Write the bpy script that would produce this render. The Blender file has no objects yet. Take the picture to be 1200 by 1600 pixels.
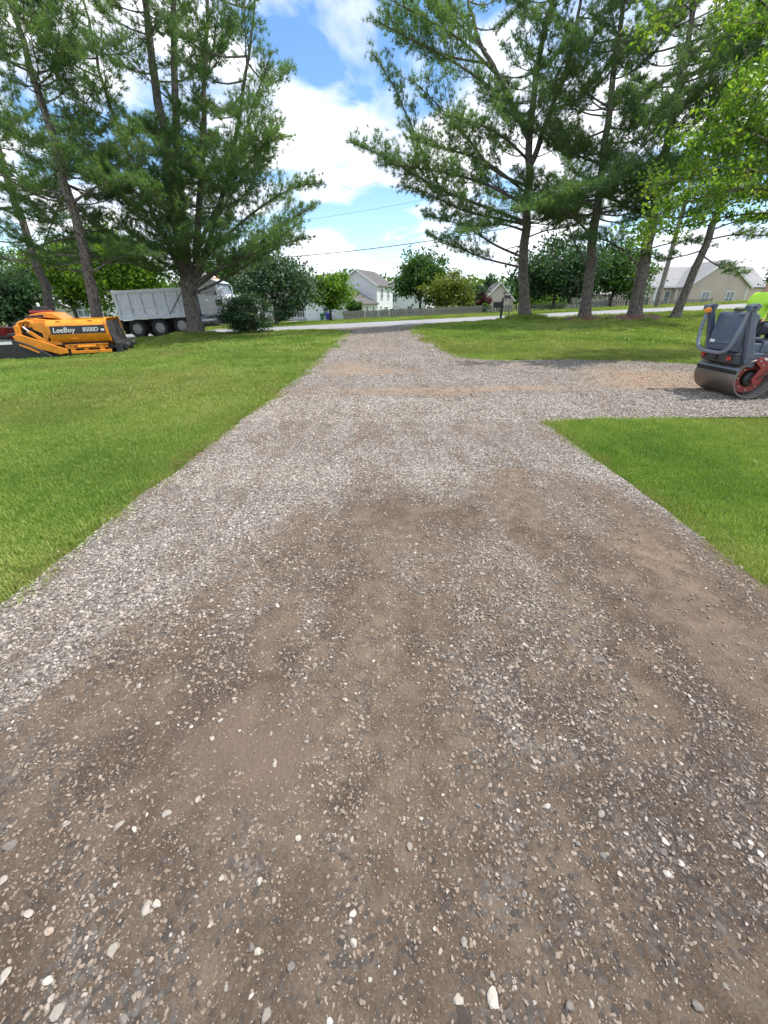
import bpy, bmesh, math, random
import numpy as np
from mathutils import Vector, Matrix, Euler

# ------------------------------------------------------------------ camera, sky, sun, exposure
scn = bpy.context.scene
F, YH, HC = 630.0, 470.0, 1.6                       # focal length in photo pixels, eye-level row, eye height
PITCH = math.atan((800 - YH) / F)
CP, SP = math.cos(PITCH), math.sin(PITCH)
cam_d = bpy.data.cameras.new('camera')
cam = bpy.data.objects.new('camera', cam_d)
scn.collection.objects.link(cam)
cam.location = (0, 0, HC)
cam.rotation_euler = (math.pi / 2 - PITCH, 0, 0)
cam_d.sensor_fit = 'VERTICAL'
cam_d.sensor_height = 36.0
cam_d.lens = F / 1600 * 36.0
cam_d.clip_start = 0.05
cam_d.clip_end = 3000
scn.camera = cam

SUN_EL = math.radians(65)
SUN_AZ = math.radians(84)                            # clockwise from +Y (the way the camera looks)
world = bpy.data.worlds.new('World')
scn.world = world
world.use_nodes = True


def build_world():
    nt = world.node_tree
    nt.nodes.clear()
    N, L = nt.nodes.new, nt.links.new
    out = N('ShaderNodeOutputWorld')
    bg = N('ShaderNodeBackground')
    bg.inputs['Strength'].default_value = 0.1
    sky = N('ShaderNodeTexSky')
    sky.sky_type = 'NISHITA'
    sky.sun_disc = False
    sky.sun_elevation = SUN_EL
    sky.sun_rotation = SUN_AZ
    sky.air_density = 1.0
    sky.dust_density = 0.3
    sky.ozone_density = 2.5
    tc = N('ShaderNodeTexCoord')
    sep = N('ShaderNodeSeparateXYZ')
    L(tc.outputs['Generated'], sep.inputs[0])
    zc = N('ShaderNodeMath'); zc.operation = 'MAXIMUM'; zc.inputs[1].default_value = 0.0
    L(sep.outputs['Z'], zc.inputs[0])
    za = N('ShaderNodeMath'); za.operation = 'ADD'; za.inputs[1].default_value = 0.22
    L(zc.outputs[0], za.inputs[0])
    comb = N('ShaderNodeCombineXYZ')
    for ax in ('X', 'Y'):
        d = N('ShaderNodeMath'); d.operation = 'DIVIDE'
        L(sep.outputs[ax], d.inputs[0]); L(za.outputs[0], d.inputs[1])
        L(d.outputs[0], comb.inputs[ax])
    mp = N('ShaderNodeMapping')
    mp.inputs['Location'].default_value = (3.27, 2.10, 0.0)
    L(comb.outputs[0], mp.inputs['Vector'])
    n1 = N('ShaderNodeTexNoise'); n1.inputs['Scale'].default_value = 1.35
    n1.inputs['Detail'].default_value = 9; n1.inputs['Roughness'].default_value = 0.52
    n1.inputs['Distortion'].default_value = 0.25
    L(mp.outputs[0], n1.inputs['Vector'])
    cov = N('ShaderNodeValToRGB')
    cov.color_ramp.elements[0].position = 0.43; cov.color_ramp.elements[0].color = (0, 0, 0, 1)
    cov.color_ramp.elements[1].position = 0.53; cov.color_ramp.elements[1].color = (1, 1, 1, 1)
    L(n1.outputs['Fac'], cov.inputs[0])
    n2 = N('ShaderNodeTexNoise'); n2.inputs['Scale'].default_value = 3.2
    n2.inputs['Detail'].default_value = 7; n2.inputs['Roughness'].default_value = 0.55
    L(mp.outputs[0], n2.inputs['Vector'])
    cc = N('ShaderNodeValToRGB')
    cc.color_ramp.elements[0].position = 0.36; cc.color_ramp.elements[0].color = (5.6, 6.2, 7.6, 1)
    cc.color_ramp.elements[1].position = 0.56; cc.color_ramp.elements[1].color = (9.6, 9.7, 10.0, 1)
    L(n2.outputs['Fac'], cc.inputs[0])
    hs = N('ShaderNodeHueSaturation'); hs.inputs['Saturation'].default_value = 1.15; hs.inputs['Value'].default_value = 1.4
    L(sky.outputs[0], hs.inputs['Color'])
    mx = N('ShaderNodeMix'); mx.data_type = 'RGBA'
    L(cov.outputs[0], mx.inputs[0]); L(hs.outputs[0], mx.inputs[6]); L(cc.outputs[0], mx.inputs[7])
    L(mx.outputs[2], bg.inputs['Color'])
    L(bg.outputs[0], out.inputs['Surface'])


build_world()
sun_d = bpy.data.lights.new('sun', 'SUN')
sun_d.energy = 3.6
sun_d.angle = math.radians(0.6)
sun_d.color = (1.0, 0.95, 0.87)
sun = bpy.data.objects.new('sun', sun_d)
scn.collection.objects.link(sun)
sdir = Vector((math.sin(SUN_AZ) * math.cos(SUN_EL), math.cos(SUN_AZ) * math.cos(SUN_EL), math.sin(SUN_EL)))
sun.rotation_euler = sdir.to_track_quat('Z', 'Y').to_euler()
sun.location = (20, 5, 40)
scn.view_settings.view_transform = 'Standard'
scn.view_settings.look = 'None'
scn.view_settings.gamma = 1.0
scn.view_settings.exposure = 0.78
scn.render.engine = 'CYCLES'
scn.cycles.max_bounces = 6
scn.cycles.transparent_max_bounces = 8
scn.cycles.use_denoising = True

rnd = random.Random(7)
rng = np.random.default_rng(7)
COL = scn.collection

# ------------------------------------------------------------------ terrain and coordinates


def smooth(t):
    t = np.clip(t, 0, 1)
    return t * t * (3 - 2 * t)


def gz(x, y):
    """height of the ground; level round the camera, climbing to the right at the road, falling away behind it"""
    x = np.asarray(x, dtype=float); y = np.asarray(y, dtype=float)
    xx = np.clip(x, -45, 45)
    near = smooth((y - 4) / 22.0) * (0.2 + 0.045 * xx)
    far = -1.05 + 0.03 * xx
    t = smooth((y - 33.5) / 47.0)
    z = near * (1 - t) + far * t
    mound = 0.22 * np.exp(-((x + 11.0) ** 2 + (y - 25.2) ** 2) / 2.2)
    mound = mound + 0.16 * np.exp(-((x - 8.35) ** 2 + (y - 26.4) ** 2) / 1.4)
    dip = -0.24 * np.exp(-((x + 14.0) / 5.0) ** 2 - ((y - 17.8) / 4.5) ** 2)
    return z + mound + dip


def g(x, y):
    return float(gz(x, y))


def at(px, py, D):
    """point at forward distance D that the photo shows at column px, row py"""
    dx, dy = (px - 600) / F, (py - 800) / F
    fy, uz = CP - dy * SP, -(dy * CP + SP)
    t = D / fy
    return Vector((dx * t, D, HC + uz * t))


def on_ground(px, py):
    dx, dy = (px - 600) / F, (py - 800) / F
    fy, uz = CP - dy * SP, -(dy * CP + SP)
    t = 0.1
    while t < 300 and HC + uz * t > g(dx * t, fy * t):
        t *= 1.002
    return Vector((dx * t, fy * t, g(dx * t, fy * t)))


_perm = np.random.default_rng(3).random((256, 256))


def vnoise(x, y, s, seed=0):
    x = np.asarray(x, float) * s + seed * 17.3 + 1000; y = np.asarray(y, float) * s + seed * 5.7 + 1000
    xi = np.floor(x).astype(int); yi = np.floor(y).astype(int)
    fx = x - xi; fy = y - yi
    fx = fx * fx * (3 - 2 * fx); fy = fy * fy * (3 - 2 * fy)
    a = _perm[xi % 256, yi % 256]; b = _perm[(xi + 1) % 256, yi % 256]
    c = _perm[xi % 256, (yi + 1) % 256]; d = _perm[(xi + 1) % 256, (yi + 1) % 256]
    return (a * (1 - fx) + b * fx) * (1 - fy) + (c * (1 - fx) + d * fx) * fy


def fbm(x, y, s, seed=0, o=4):
    r = 0; w = 0; a = 1
    for k in range(o):
        r = r + a * vnoise(x, y, s * 2 ** k, seed + k); w += a; a *= 0.55
    return r / w

# ------------------------------------------------------------------ helpers


def tag(o, label=None, cat=None, group=None, kind=None):
    if label: o['label'] = label
    if cat: o['category'] = cat
    if group: o['group'] = group
    if kind: o['kind'] = kind
    return o


def empty(name, loc=(0, 0, 0), rz=0.0, label=None, cat=None, group=None):
    o = bpy.data.objects.new(name, None)
    COL.objects.link(o)
    o.location = loc; o.rotation_euler = (0, 0, rz)
    o.empty_display_size = 0.2
    return tag(o, label, cat, group)


def link(name, me, mat=None, parent=None):
    o = bpy.data.objects.new(name, me)
    COL.objects.link(o)
    if mat is not None and not me.materials:
        me.materials.append(mat)
    if parent is not None:
        o.parent = parent
    return o


def np_mesh(name, V, Fc, smooth_=False):
    """V (n,3), Fc (m,k) with a constant k"""
    me = bpy.data.meshes.new(name)
    V = np.ascontiguousarray(V, dtype=np.float32); Fc = np.ascontiguousarray(Fc, dtype=np.int32)
    k = Fc.shape[1]
    me.vertices.add(len(V)); me.vertices.foreach_set('co', V.ravel())
    me.loops.add(Fc.size); me.loops.foreach_set('vertex_index', Fc.ravel())
    me.polygons.add(len(Fc))
    me.polygons.foreach_set('loop_start', np.arange(0, Fc.size, k, dtype=np.int32))
    if smooth_:
        me.polygons.foreach_set('use_smooth', np.ones(len(Fc), dtype=bool))
    me.update(calc_edges=True)
    me.validate()
    return me


class MB:
    """collects boxes, bars, tubes and prisms; build() links them as one mesh object"""

    def __init__(s):
        s.v = []; s.f = []

    def add(s, vs, fs):
        b = len(s.v)
        s.v += [tuple(v) for v in vs]
        s.f += [tuple(b + i for i in f) for f in fs]
        return s

    def box(s, c, d, rot=None):
        h = [x / 2 for x in d]
        vs = [Vector((sx * h[0], sy * h[1], sz * h[2])) for sz in (-1, 1) for sy in (-1, 1) for sx in (-1, 1)]
        if rot:
            m = Euler(rot).to_matrix()
            vs = [m @ v for v in vs]
        vs = [v + Vector(c) for v in vs]
        return s.add(vs, [(0, 2, 3, 1), (4, 5, 7, 6), (0, 1, 5, 4), (2, 6, 7, 3), (0, 4, 6, 2), (1, 3, 7, 5)])

    def box2(s, a, b):
        return s.box([(p + q) / 2 for p, q in zip(a, b)], [abs(q - p) for p, q in zip(a, b)])

    def tube(s, pts, rad, n=8, cap=True):
        pts = [Vector(p) for p in pts]
        if not hasattr(rad, '__len__'):
            rad = [rad] * len(pts)
        vs = []; fs = []
        up = Vector((0, 0, 1))
        for i, p in enumerate(pts):
            d = (pts[min(i + 1, len(pts) - 1)] - pts[max(i - 1, 0)]).normalized()
            if abs(d.dot(up)) > 0.95 and i == 0:
                up = Vector((1, 0, 0))
            a = d.cross(up)
            if a.length < 1e-5:
                a = d.cross(Vector((0.3, 1, 0.2)))
            a.normalize(); b = a.cross(d).normalized()
            up = b
            for k in range(n):
                t = 2 * math.pi * k / n
                vs.append(p + (a * math.cos(t) + b * math.sin(t)) * rad[i])
        for i in range(len(pts) - 1):
            for k in range(n):
                k2 = (k + 1) % n
                fs.append((i * n + k, i * n + k2, (i + 1) * n + k2, (i + 1) * n + k))
        if cap:
            fs.append(tuple(range(n - 1, -1, -1)))
            fs.append(tuple((len(pts) - 1) * n + k for k in range(n)))
        return s.add(vs, fs)

    def cyl(s, a, b, r, n=16):
        return s.tube([a, b], r, n)

    def lathe(s, prof, axis='y', n=28, c=(0, 0, 0)):
        """prof: list of (radius, along)"""
        vs = []; fs = []
        for (r, h) in prof:
            for k in range(n):
                t = 2 * math.pi * k / n
                u, w = r * math.cos(t), r * math.sin(t)
                p = {'x': (h, u, w), 'y': (u, h, w), 'z': (u, w, h)}[axis]
                vs.append(Vector(p) + Vector(c))
        for i in range(len(prof) - 1):
            for k in range(n):
                k2 = (k + 1) % n
                fs.append((i * n + k, i * n + k2, (i + 1) * n + k2, (i + 1) * n + k))
        if prof[0][0] > 1e-6: fs.append(tuple(range(n)))
        if prof[-1][0] > 1e-6: fs.append(tuple((len(prof) - 1) * n + k for k in range(n)))
        return s.add(vs, fs)

    def prism(s, poly, y0, y1, plane='xz'):
        """poly of 2-D points drawn in a plane, extruded along the third axis"""
        n = len(poly)
        def P(p, y):
            return {'xz': (p[0], y, p[1]), 'yz': (y, p[0], p[1]), 'xy': (p[0], p[1], y)}[plane]
        vs = [P(p, y0) for p in poly] + [P(p, y1) for p in poly]
        fs = [tuple(range(n)), tuple(range(2 * n - 1, n - 1, -1))]
        for k in range(n):
            k2 = (k + 1) % n
            fs.append((k, k + n, k2 + n, k2))
        return s.add(vs, fs)

    def build(s, name, mat, parent=None, sm=False, bevel=0.0, loc=None, rot=None):
        me = bpy.data.meshes.new(name)
        me.from_pydata([tuple(v) for v in s.v], [], s.f)
        me.update()
        bm = bmesh.new(); bm.from_mesh(me)
        bmesh.ops.recalc_face_normals(bm, faces=bm.faces)
        bm.to_mesh(me); bm.free()
        if sm:
            me.polygons.foreach_set('use_smooth', np.ones(len(me.polygons), dtype=bool))
            me.set_sharp_from_angle(angle=math.radians(38))
        o = link(name, me, mat, parent)
        if bevel:
            m = o.modifiers.new('edge', 'BEVEL'); m.width = bevel; m.segments = 2
            m.limit_method = 'ANGLE'; m.angle_limit = math.radians(35)
        if loc: o.location = loc
        if rot: o.rotation_euler = rot
        return o


def copy_tree(o, parent=None):
    c = o.copy(); COL.objects.link(c)
    c.parent = parent
    for ch in list(o.children):
        copy_tree(ch, c)
    return c

# ------------------------------------------------------------------ materials


def new_mat(name):
    m = bpy.data.materials.new(name); m.use_nodes = True
    nt = m.node_tree
    return m, nt, nt.nodes['Principled BSDF']


def ramp(nt, stops, src, interp='LINEAR'):
    r = nt.nodes.new('ShaderNodeValToRGB'); r.color_ramp.interpolation = interp
    e = r.color_ramp.elements
    while len(e) < len(stops): e.new(0.5)
    for i, (p, c) in enumerate(stops):
        e[i].position = p; e[i].color = (*c, 1) if len(c) == 3 else c
    nt.links.new(src, r.inputs[0])
    return r.outputs[0]


def noise(nt, scale, detail=4, rough=0.55, vec=None, dist=0):
    n = nt.nodes.new('ShaderNodeTexNoise')
    n.inputs['Scale'].default_value = scale; n.inputs['Detail'].default_value = detail
    n.inputs['Roughness'].default_value = rough; n.inputs['Distortion'].default_value = dist
    if vec is not None: nt.links.new(vec, n.inputs['Vector'])
    return n.outputs['Fac']


def mixc(nt, fac, a, b, mode='MIX'):
    m = nt.nodes.new('ShaderNodeMix'); m.data_type = 'RGBA'; m.blend_type = mode
    for s, v in ((0, fac), (6, a), (7, b)):
        if hasattr(v, 'is_linked'): nt.links.new(v, m.inputs[s])
        elif s == 0: m.inputs[0].default_value = v
        else: m.inputs[s].default_value = (*v, 1)
    return m.outputs[2]


def math_(nt, op, a, b=None):
    m = nt.nodes.new('ShaderNodeMath'); m.operation = op
    for i, v in enumerate((a, b)):
        if v is None: continue
        if hasattr(v, 'is_linked'): nt.links.new(v, m.inputs[i])
        else: m.inputs[i].default_value = v
    return m.outputs[0]


def bump(nt, bsdf, h, strength=0.3, dist=0.02):
    b = nt.nodes.new('ShaderNodeBump'); b.inputs['Strength'].default_value = strength
    b.inputs['Distance'].default_value = dist
    nt.links.new(h, b.inputs['Height']); nt.links.new(b.outputs[0], bsdf.inputs['Normal'])


def objc(nt, scale=None):
    t = nt.nodes.new('ShaderNodeTexCoord')
    if scale is None: return t.outputs['Object']
    m = nt.nodes.new('ShaderNodeMapping'); m.inputs['Scale'].default_value = scale
    nt.links.new(t.outputs['Object'], m.inputs[0])
    return m.outputs[0]


def pos(nt, scale=None):
    t = nt.nodes.new('ShaderNodeNewGeometry')
    if scale is None: return t.outputs['Position']
    m = nt.nodes.new('ShaderNodeMapping'); m.inputs['Scale'].default_value = scale
    nt.links.new(t.outputs['Position'], m.inputs[0])
    return m.outputs[0]


def attr(nt, name, kind='GEOMETRY'):
    a = nt.nodes.new('ShaderNodeAttribute'); a.attribute_name = name; a.attribute_type = kind
    return a


def paint(name, col, rough=0.45, metal=0.0, var=0.18, scale=3.0, dirt=None, coat=0.0, bmp=0.0, bscale=60):
    """painted or plain surface with wear: broad tonal drift, fine grain, dust collecting in blotches"""
    m, nt, b = new_mat(name)
    o = objc(nt)
    n1 = noise(nt, scale, 5, 0.6, o)
    dark = tuple(c * (1 - var) for c in col); lite = tuple(min(1, c * (1 + var * 0.6)) for c in col)
    c = ramp(nt, [(0.3, dark), (0.7, lite)], n1)
    if dirt:
        n2 = noise(nt, scale * 2.3, 7, 0.68, o)
        f = ramp(nt, [(0.5, (0, 0, 0)), (0.72, (0.7, 0.7, 0.7))], n2)
        c = mixc(nt, f, c, dirt)
    nt.links.new(c, b.inputs['Base Color'])
    r = ramp(nt, [(0.3, (rough * 0.8,) * 3), (0.7, (min(1, rough * 1.3),) * 3)], noise(nt, scale * 4, 4, 0.6, o))
    nt.links.new(r, b.inputs['Roughness'])
    b.inputs['Metallic'].default_value = metal
    b.inputs['Coat Weight'].default_value = coat
    if bmp: bump(nt, b, noise(nt, bscale, 4, 0.6, o), bmp, 0.01)
    return m


def leaf_mat(name, a, b_, c_, trans=0.35, rough=0.55, scale=0.8):
    """foliage: hue shifts leaf by leaf and clump by clump, some light passing through"""
    m, nt, b = new_mat(name)
    p = pos(nt)
    n = noise(nt, scale, 3, 0.6, p)
    g_ = nt.nodes.new('ShaderNodeNewGeometry')
    f = math_(nt, 'ADD', math_(nt, 'MULTIPLY', n, 0.65), math_(nt, 'MULTIPLY', g_.outputs['Random Per Island'], 0.35))
    c = ramp(nt, [(0.28, a), (0.5, b_), (0.74, c_)], f)
    nt.links.new(c, b.inputs['Base Color'])
    b.inputs['Roughness'].default_value = rough
    b.inputs['Specular IOR Level'].default_value = 0.35
    t = nt.nodes.new('ShaderNodeBsdfTranslucent')
    tcol = mixc(nt, 1.0, c, (1.25, 1.35, 0.55), 'MULTIPLY')
    nt.links.new(tcol, t.inputs['Color'])
    mx = nt.nodes.new('ShaderNodeMixShader'); mx.inputs[0].default_value = trans
    nt.links.new(b.outputs[0], mx.inputs[1]); nt.links.new(t.outputs[0], mx.inputs[2])
    nt.links.new(mx.outputs[0], nt.nodes['Material Output'].inputs['Surface'])
    return m


def bark_mat(name, a, b_, scale=9.0):
    m, nt, b = new_mat(name)
    p = pos(nt, (1, 1, 0.28))
    v = nt.nodes.new('ShaderNodeTexVoronoi'); v.feature = 'DISTANCE_TO_EDGE'; v.inputs['Scale'].default_value = scale
    pn = nt.nodes.new('ShaderNodeMix'); pn.data_type = 'VECTOR'; pn.inputs[0].default_value = 0.12
    nz = nt.nodes.new('ShaderNodeTexNoise'); nz.inputs['Scale'].default_value = 7; nt.links.new(p, nz.inputs['Vector'])
    nt.links.new(p, pn.inputs[4]); nt.links.new(nz.outputs['Color'], pn.inputs[5])
    nt.links.new(pn.outputs[1], v.inputs['Vector'])
    n = noise(nt, 22, 6, 0.65, p)
    h = math_(nt, 'ADD', ramp(nt, [(0.0, (0, 0, 0)), (0.14, (1, 1, 1))], v.outputs['Distance']), math_(nt, 'MULTIPLY', n, 0.5))
    c = ramp(nt, [(0.25, a), (0.75, b_), (0.98, tuple(x * 1.35 for x in b_))], math_(nt, 'MULTIPLY', h, 0.68))
    nt.links.new(c, b.inputs['Base Color'])
    b.inputs['Roughness'].default_value = 0.92
    bump(nt, b, h, 0.6, 0.03)
    return m


M = {}
M['bark_pine'] = bark_mat('bark_pine', (0.06, 0.048, 0.042), (0.17, 0.145, 0.128), 15)
M['bark_grey'] = bark_mat('bark_grey', (0.05, 0.042, 0.035), (0.15, 0.13, 0.11), 12)
M['needles'] = leaf_mat('needles', (0.07, 0.14, 0.06), (0.12, 0.21, 0.075), (0.2, 0.285, 0.095), 0.48, 0.5, 0.6)
M['needles_dark'] = leaf_mat('needles_dark', (0.055, 0.118, 0.06), (0.092, 0.168, 0.07), (0.15, 0.225, 0.08), 0.46, 0.5, 0.6)
M['leaf_bright'] = leaf_mat('leaf_bright', (0.06, 0.13, 0.02), (0.12, 0.22, 0.025), (0.22, 0.32, 0.04), 0.45)
M['leaf_mid'] = leaf_mat('leaf_mid', (0.03, 0.08, 0.02), (0.06, 0.13, 0.03), (0.11, 0.19, 0.045), 0.35)
M['leaf_dark'] = leaf_mat('leaf_dark', (0.018, 0.05, 0.022), (0.035, 0.085, 0.035), (0.075, 0.13, 0.05), 0.3)
M['leaf_yellow'] = leaf_mat('leaf_yellow', (0.07, 0.11, 0.02), (0.14, 0.18, 0.03), (0.22, 0.25, 0.05), 0.35)
M['leaf_silver'] = leaf_mat('leaf_silver', (0.03, 0.066, 0.038), (0.06, 0.11, 0.06), (0.11, 0.165, 0.1), 0.3)
M['leaf_red'] = leaf_mat('leaf_red', (0.05, 0.018, 0.022), (0.09, 0.03, 0.035), (0.14, 0.06, 0.05), 0.3)
M['leaf_fresh'] = leaf_mat('leaf_fresh', (0.07, 0.15, 0.024), (0.15, 0.27, 0.035), (0.3, 0.37, 0.06), 0.5, 0.45, 1.6)
M['rubber'] = paint('rubber', (0.025, 0.025, 0.027), 0.8, dirt=(0.1, 0.085, 0.07), bmp=0.2)
M['black'] = paint('black_paint', (0.022, 0.022, 0.024), 0.5, dirt=(0.07, 0.06, 0.05))
M['dark_steel'] = paint('dark_steel', (0.06, 0.06, 0.062), 0.55, 0.5, dirt=(0.09, 0.075, 0.06))
M['chrome'] = paint('chrome', (0.75, 0.76, 0.78), 0.18, 1.0, var=0.08, dirt=(0.3, 0.28, 0.25))
M['rim'] = paint('wheel_rim', (0.34, 0.35, 0.37), 0.3, 0.9, var=0.15, dirt=(0.1, 0.09, 0.08))
M['alu'] = paint('aluminium', (0.5, 0.52, 0.55), 0.38, 0.8, dirt=(0.25, 0.23, 0.2))
M['yellow'] = paint('machine_yellow', (0.8, 0.275, 0.012), 0.42, var=0.16, dirt=(0.26, 0.12, 0.03), coat=0.3)
M['truck_white'] = paint('truck_white', (0.72, 0.75, 0.8), 0.35, var=0.08, dirt=(0.45, 0.43, 0.4), coat=0.4)
M['bed_grey'] = paint('bed_grey', (0.78, 0.8, 0.86), 0.5, var=0.1, dirt=(0.45, 0.44, 0.43))
M['red_paint'] = paint('red_paint', (0.16, 0.012, 0.016), 0.25, var=0.1, coat=0.8, dirt=(0.12, 0.04, 0.035))
M['red_frame'] = paint('red_frame', (0.27, 0.035, 0.03), 0.45, dirt=(0.14, 0.06, 0.045))
M['roller_grey'] = paint('roller_grey', (0.082, 0.105, 0.165), 0.34, var=0.12, dirt=(0.14, 0.13, 0.125), coat=0.25)
M['roller_light'] = paint('roller_light', (0.17, 0.2, 0.26), 0.4, var=0.1, dirt=(0.2, 0.18, 0.16))
M['roller_dark'] = paint('roller_dark', (0.035, 0.04, 0.055), 0.45, var=0.15, dirt=(0.1, 0.09, 0.08))
M['drum'] = paint('drum_steel', (0.2, 0.17, 0.15), 0.42, 0.6, var=0.3, scale=2.2, dirt=(0.16, 0.12, 0.09), bmp=0.1)
M['drum_in'] = paint('drum_inside', (0.36, 0.36, 0.34), 0.55, 0.3, var=0.2, dirt=(0.2, 0.18, 0.15))
M['red_lens'] = paint('red_lens', (0.5, 0.02, 0.02), 0.15, coat=1.0)
M['white'] = paint('white_paint', (0.78, 0.78, 0.77), 0.5, var=0.06)
M['print_white'] = paint('print_white', (0.8, 0.8, 0.79), 0.5, var=0.03)
M['band'] = paint('band_dark', (0.035, 0.035, 0.045), 0.4)
M['mulch'] = paint('mulch', (0.17, 0.075, 0.045), 0.95, var=0.5, scale=14, bmp=0.9, bscale=40)
M['wood_old'] = paint('weathered_wood', (0.27, 0.25, 0.23), 0.85, var=0.35, scale=2.5, bmp=0.4, bscale=30)
M['wood_dark'] = paint('dark_weathered_wood', (0.12, 0.115, 0.11), 0.85, var=0.35, scale=2.5, bmp=0.4, bscale=30)
M['pole_wood'] = paint('pole_wood', (0.2, 0.18, 0.16), 0.85, var=0.25, bmp=0.4)
M['roof_brown'] = paint('roof_brown', (0.1, 0.094, 0.09), 0.9, var=0.2, scale=1.2, dirt=(0.075, 0.07, 0.066), bmp=0.5, bscale=20)
M['roof_grey'] = paint('roof_grey', (0.25, 0.25, 0.25), 0.9, var=0.12, scale=1.2, bmp=0.5, bscale=20)
M['bin_green'] = paint('bin_green', (0.03, 0.12, 0.06), 0.5)
M['bin_blue'] = paint('bin_blue', (0.03, 0.05, 0.3), 0.5)
M['skin'] = paint('skin', (0.42, 0.23, 0.15), 0.5, var=0.1)
M['hair'] = paint('hair', (0.04, 0.028, 0.02), 0.6)
M['shirt'] = paint('neon_shirt', (0.55, 0.95, 0.08), 0.85, var=0.12, scale=6, bmp=0.25, bscale=12)
M['trousers'] = paint('dark_trousers', (0.035, 0.04, 0.06), 0.9, bmp=0.3)


def siding(name, col, pitch=0.16):
    m, nt, b = new_mat(name)
    p = pos(nt)
    s = nt.nodes.new('ShaderNodeSeparateXYZ'); nt.links.new(p, s.inputs[0])
    w = math_(nt, 'FRACT', math_(nt, 'DIVIDE', s.outputs['Z'], pitch))
    n = noise(nt, 0.6, 4, 0.6, p)
    c = ramp(nt, [(0.3, tuple(x * 0.9 for x in col)), (0.7, col)], n)
    nt.links.new(c, b.inputs['Base Color']); b.inputs['Roughness'].default_value = 0.6
    bump(nt, b, w, 0.6, 0.03)
    return m


M['siding_white'] = siding('siding_white', (0.74, 0.75, 0.77))
M['siding_tan'] = siding('siding_tan', (0.64, 0.52, 0.46))
M['siding_tan_dark'] = siding('siding_tan_dark', (0.52, 0.45, 0.41))
M['siding_cream'] = siding('siding_cream', (0.5, 0.46, 0.4))


def glass_mat(name, col, rough=0.06):
    m, nt, b = new_mat(name)
    b.inputs['Base Color'].default_value = (*col, 1); b.inputs['Roughness'].default_value = rough
    b.inputs['Specular IOR Level'].default_value = 0.8; b.inputs['Coat Weight'].default_value = 0.6
    n = noise(nt, 1.5, 2, 0.5, objc(nt)); bump(nt, b, n, 0.05, 0.05)
    return m


M['glass'] = glass_mat('window_glass', (0.03, 0.04, 0.05))
M['glass_blue'] = glass_mat('window_glass_pale', (0.16, 0.2, 0.25), 0.12)


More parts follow.
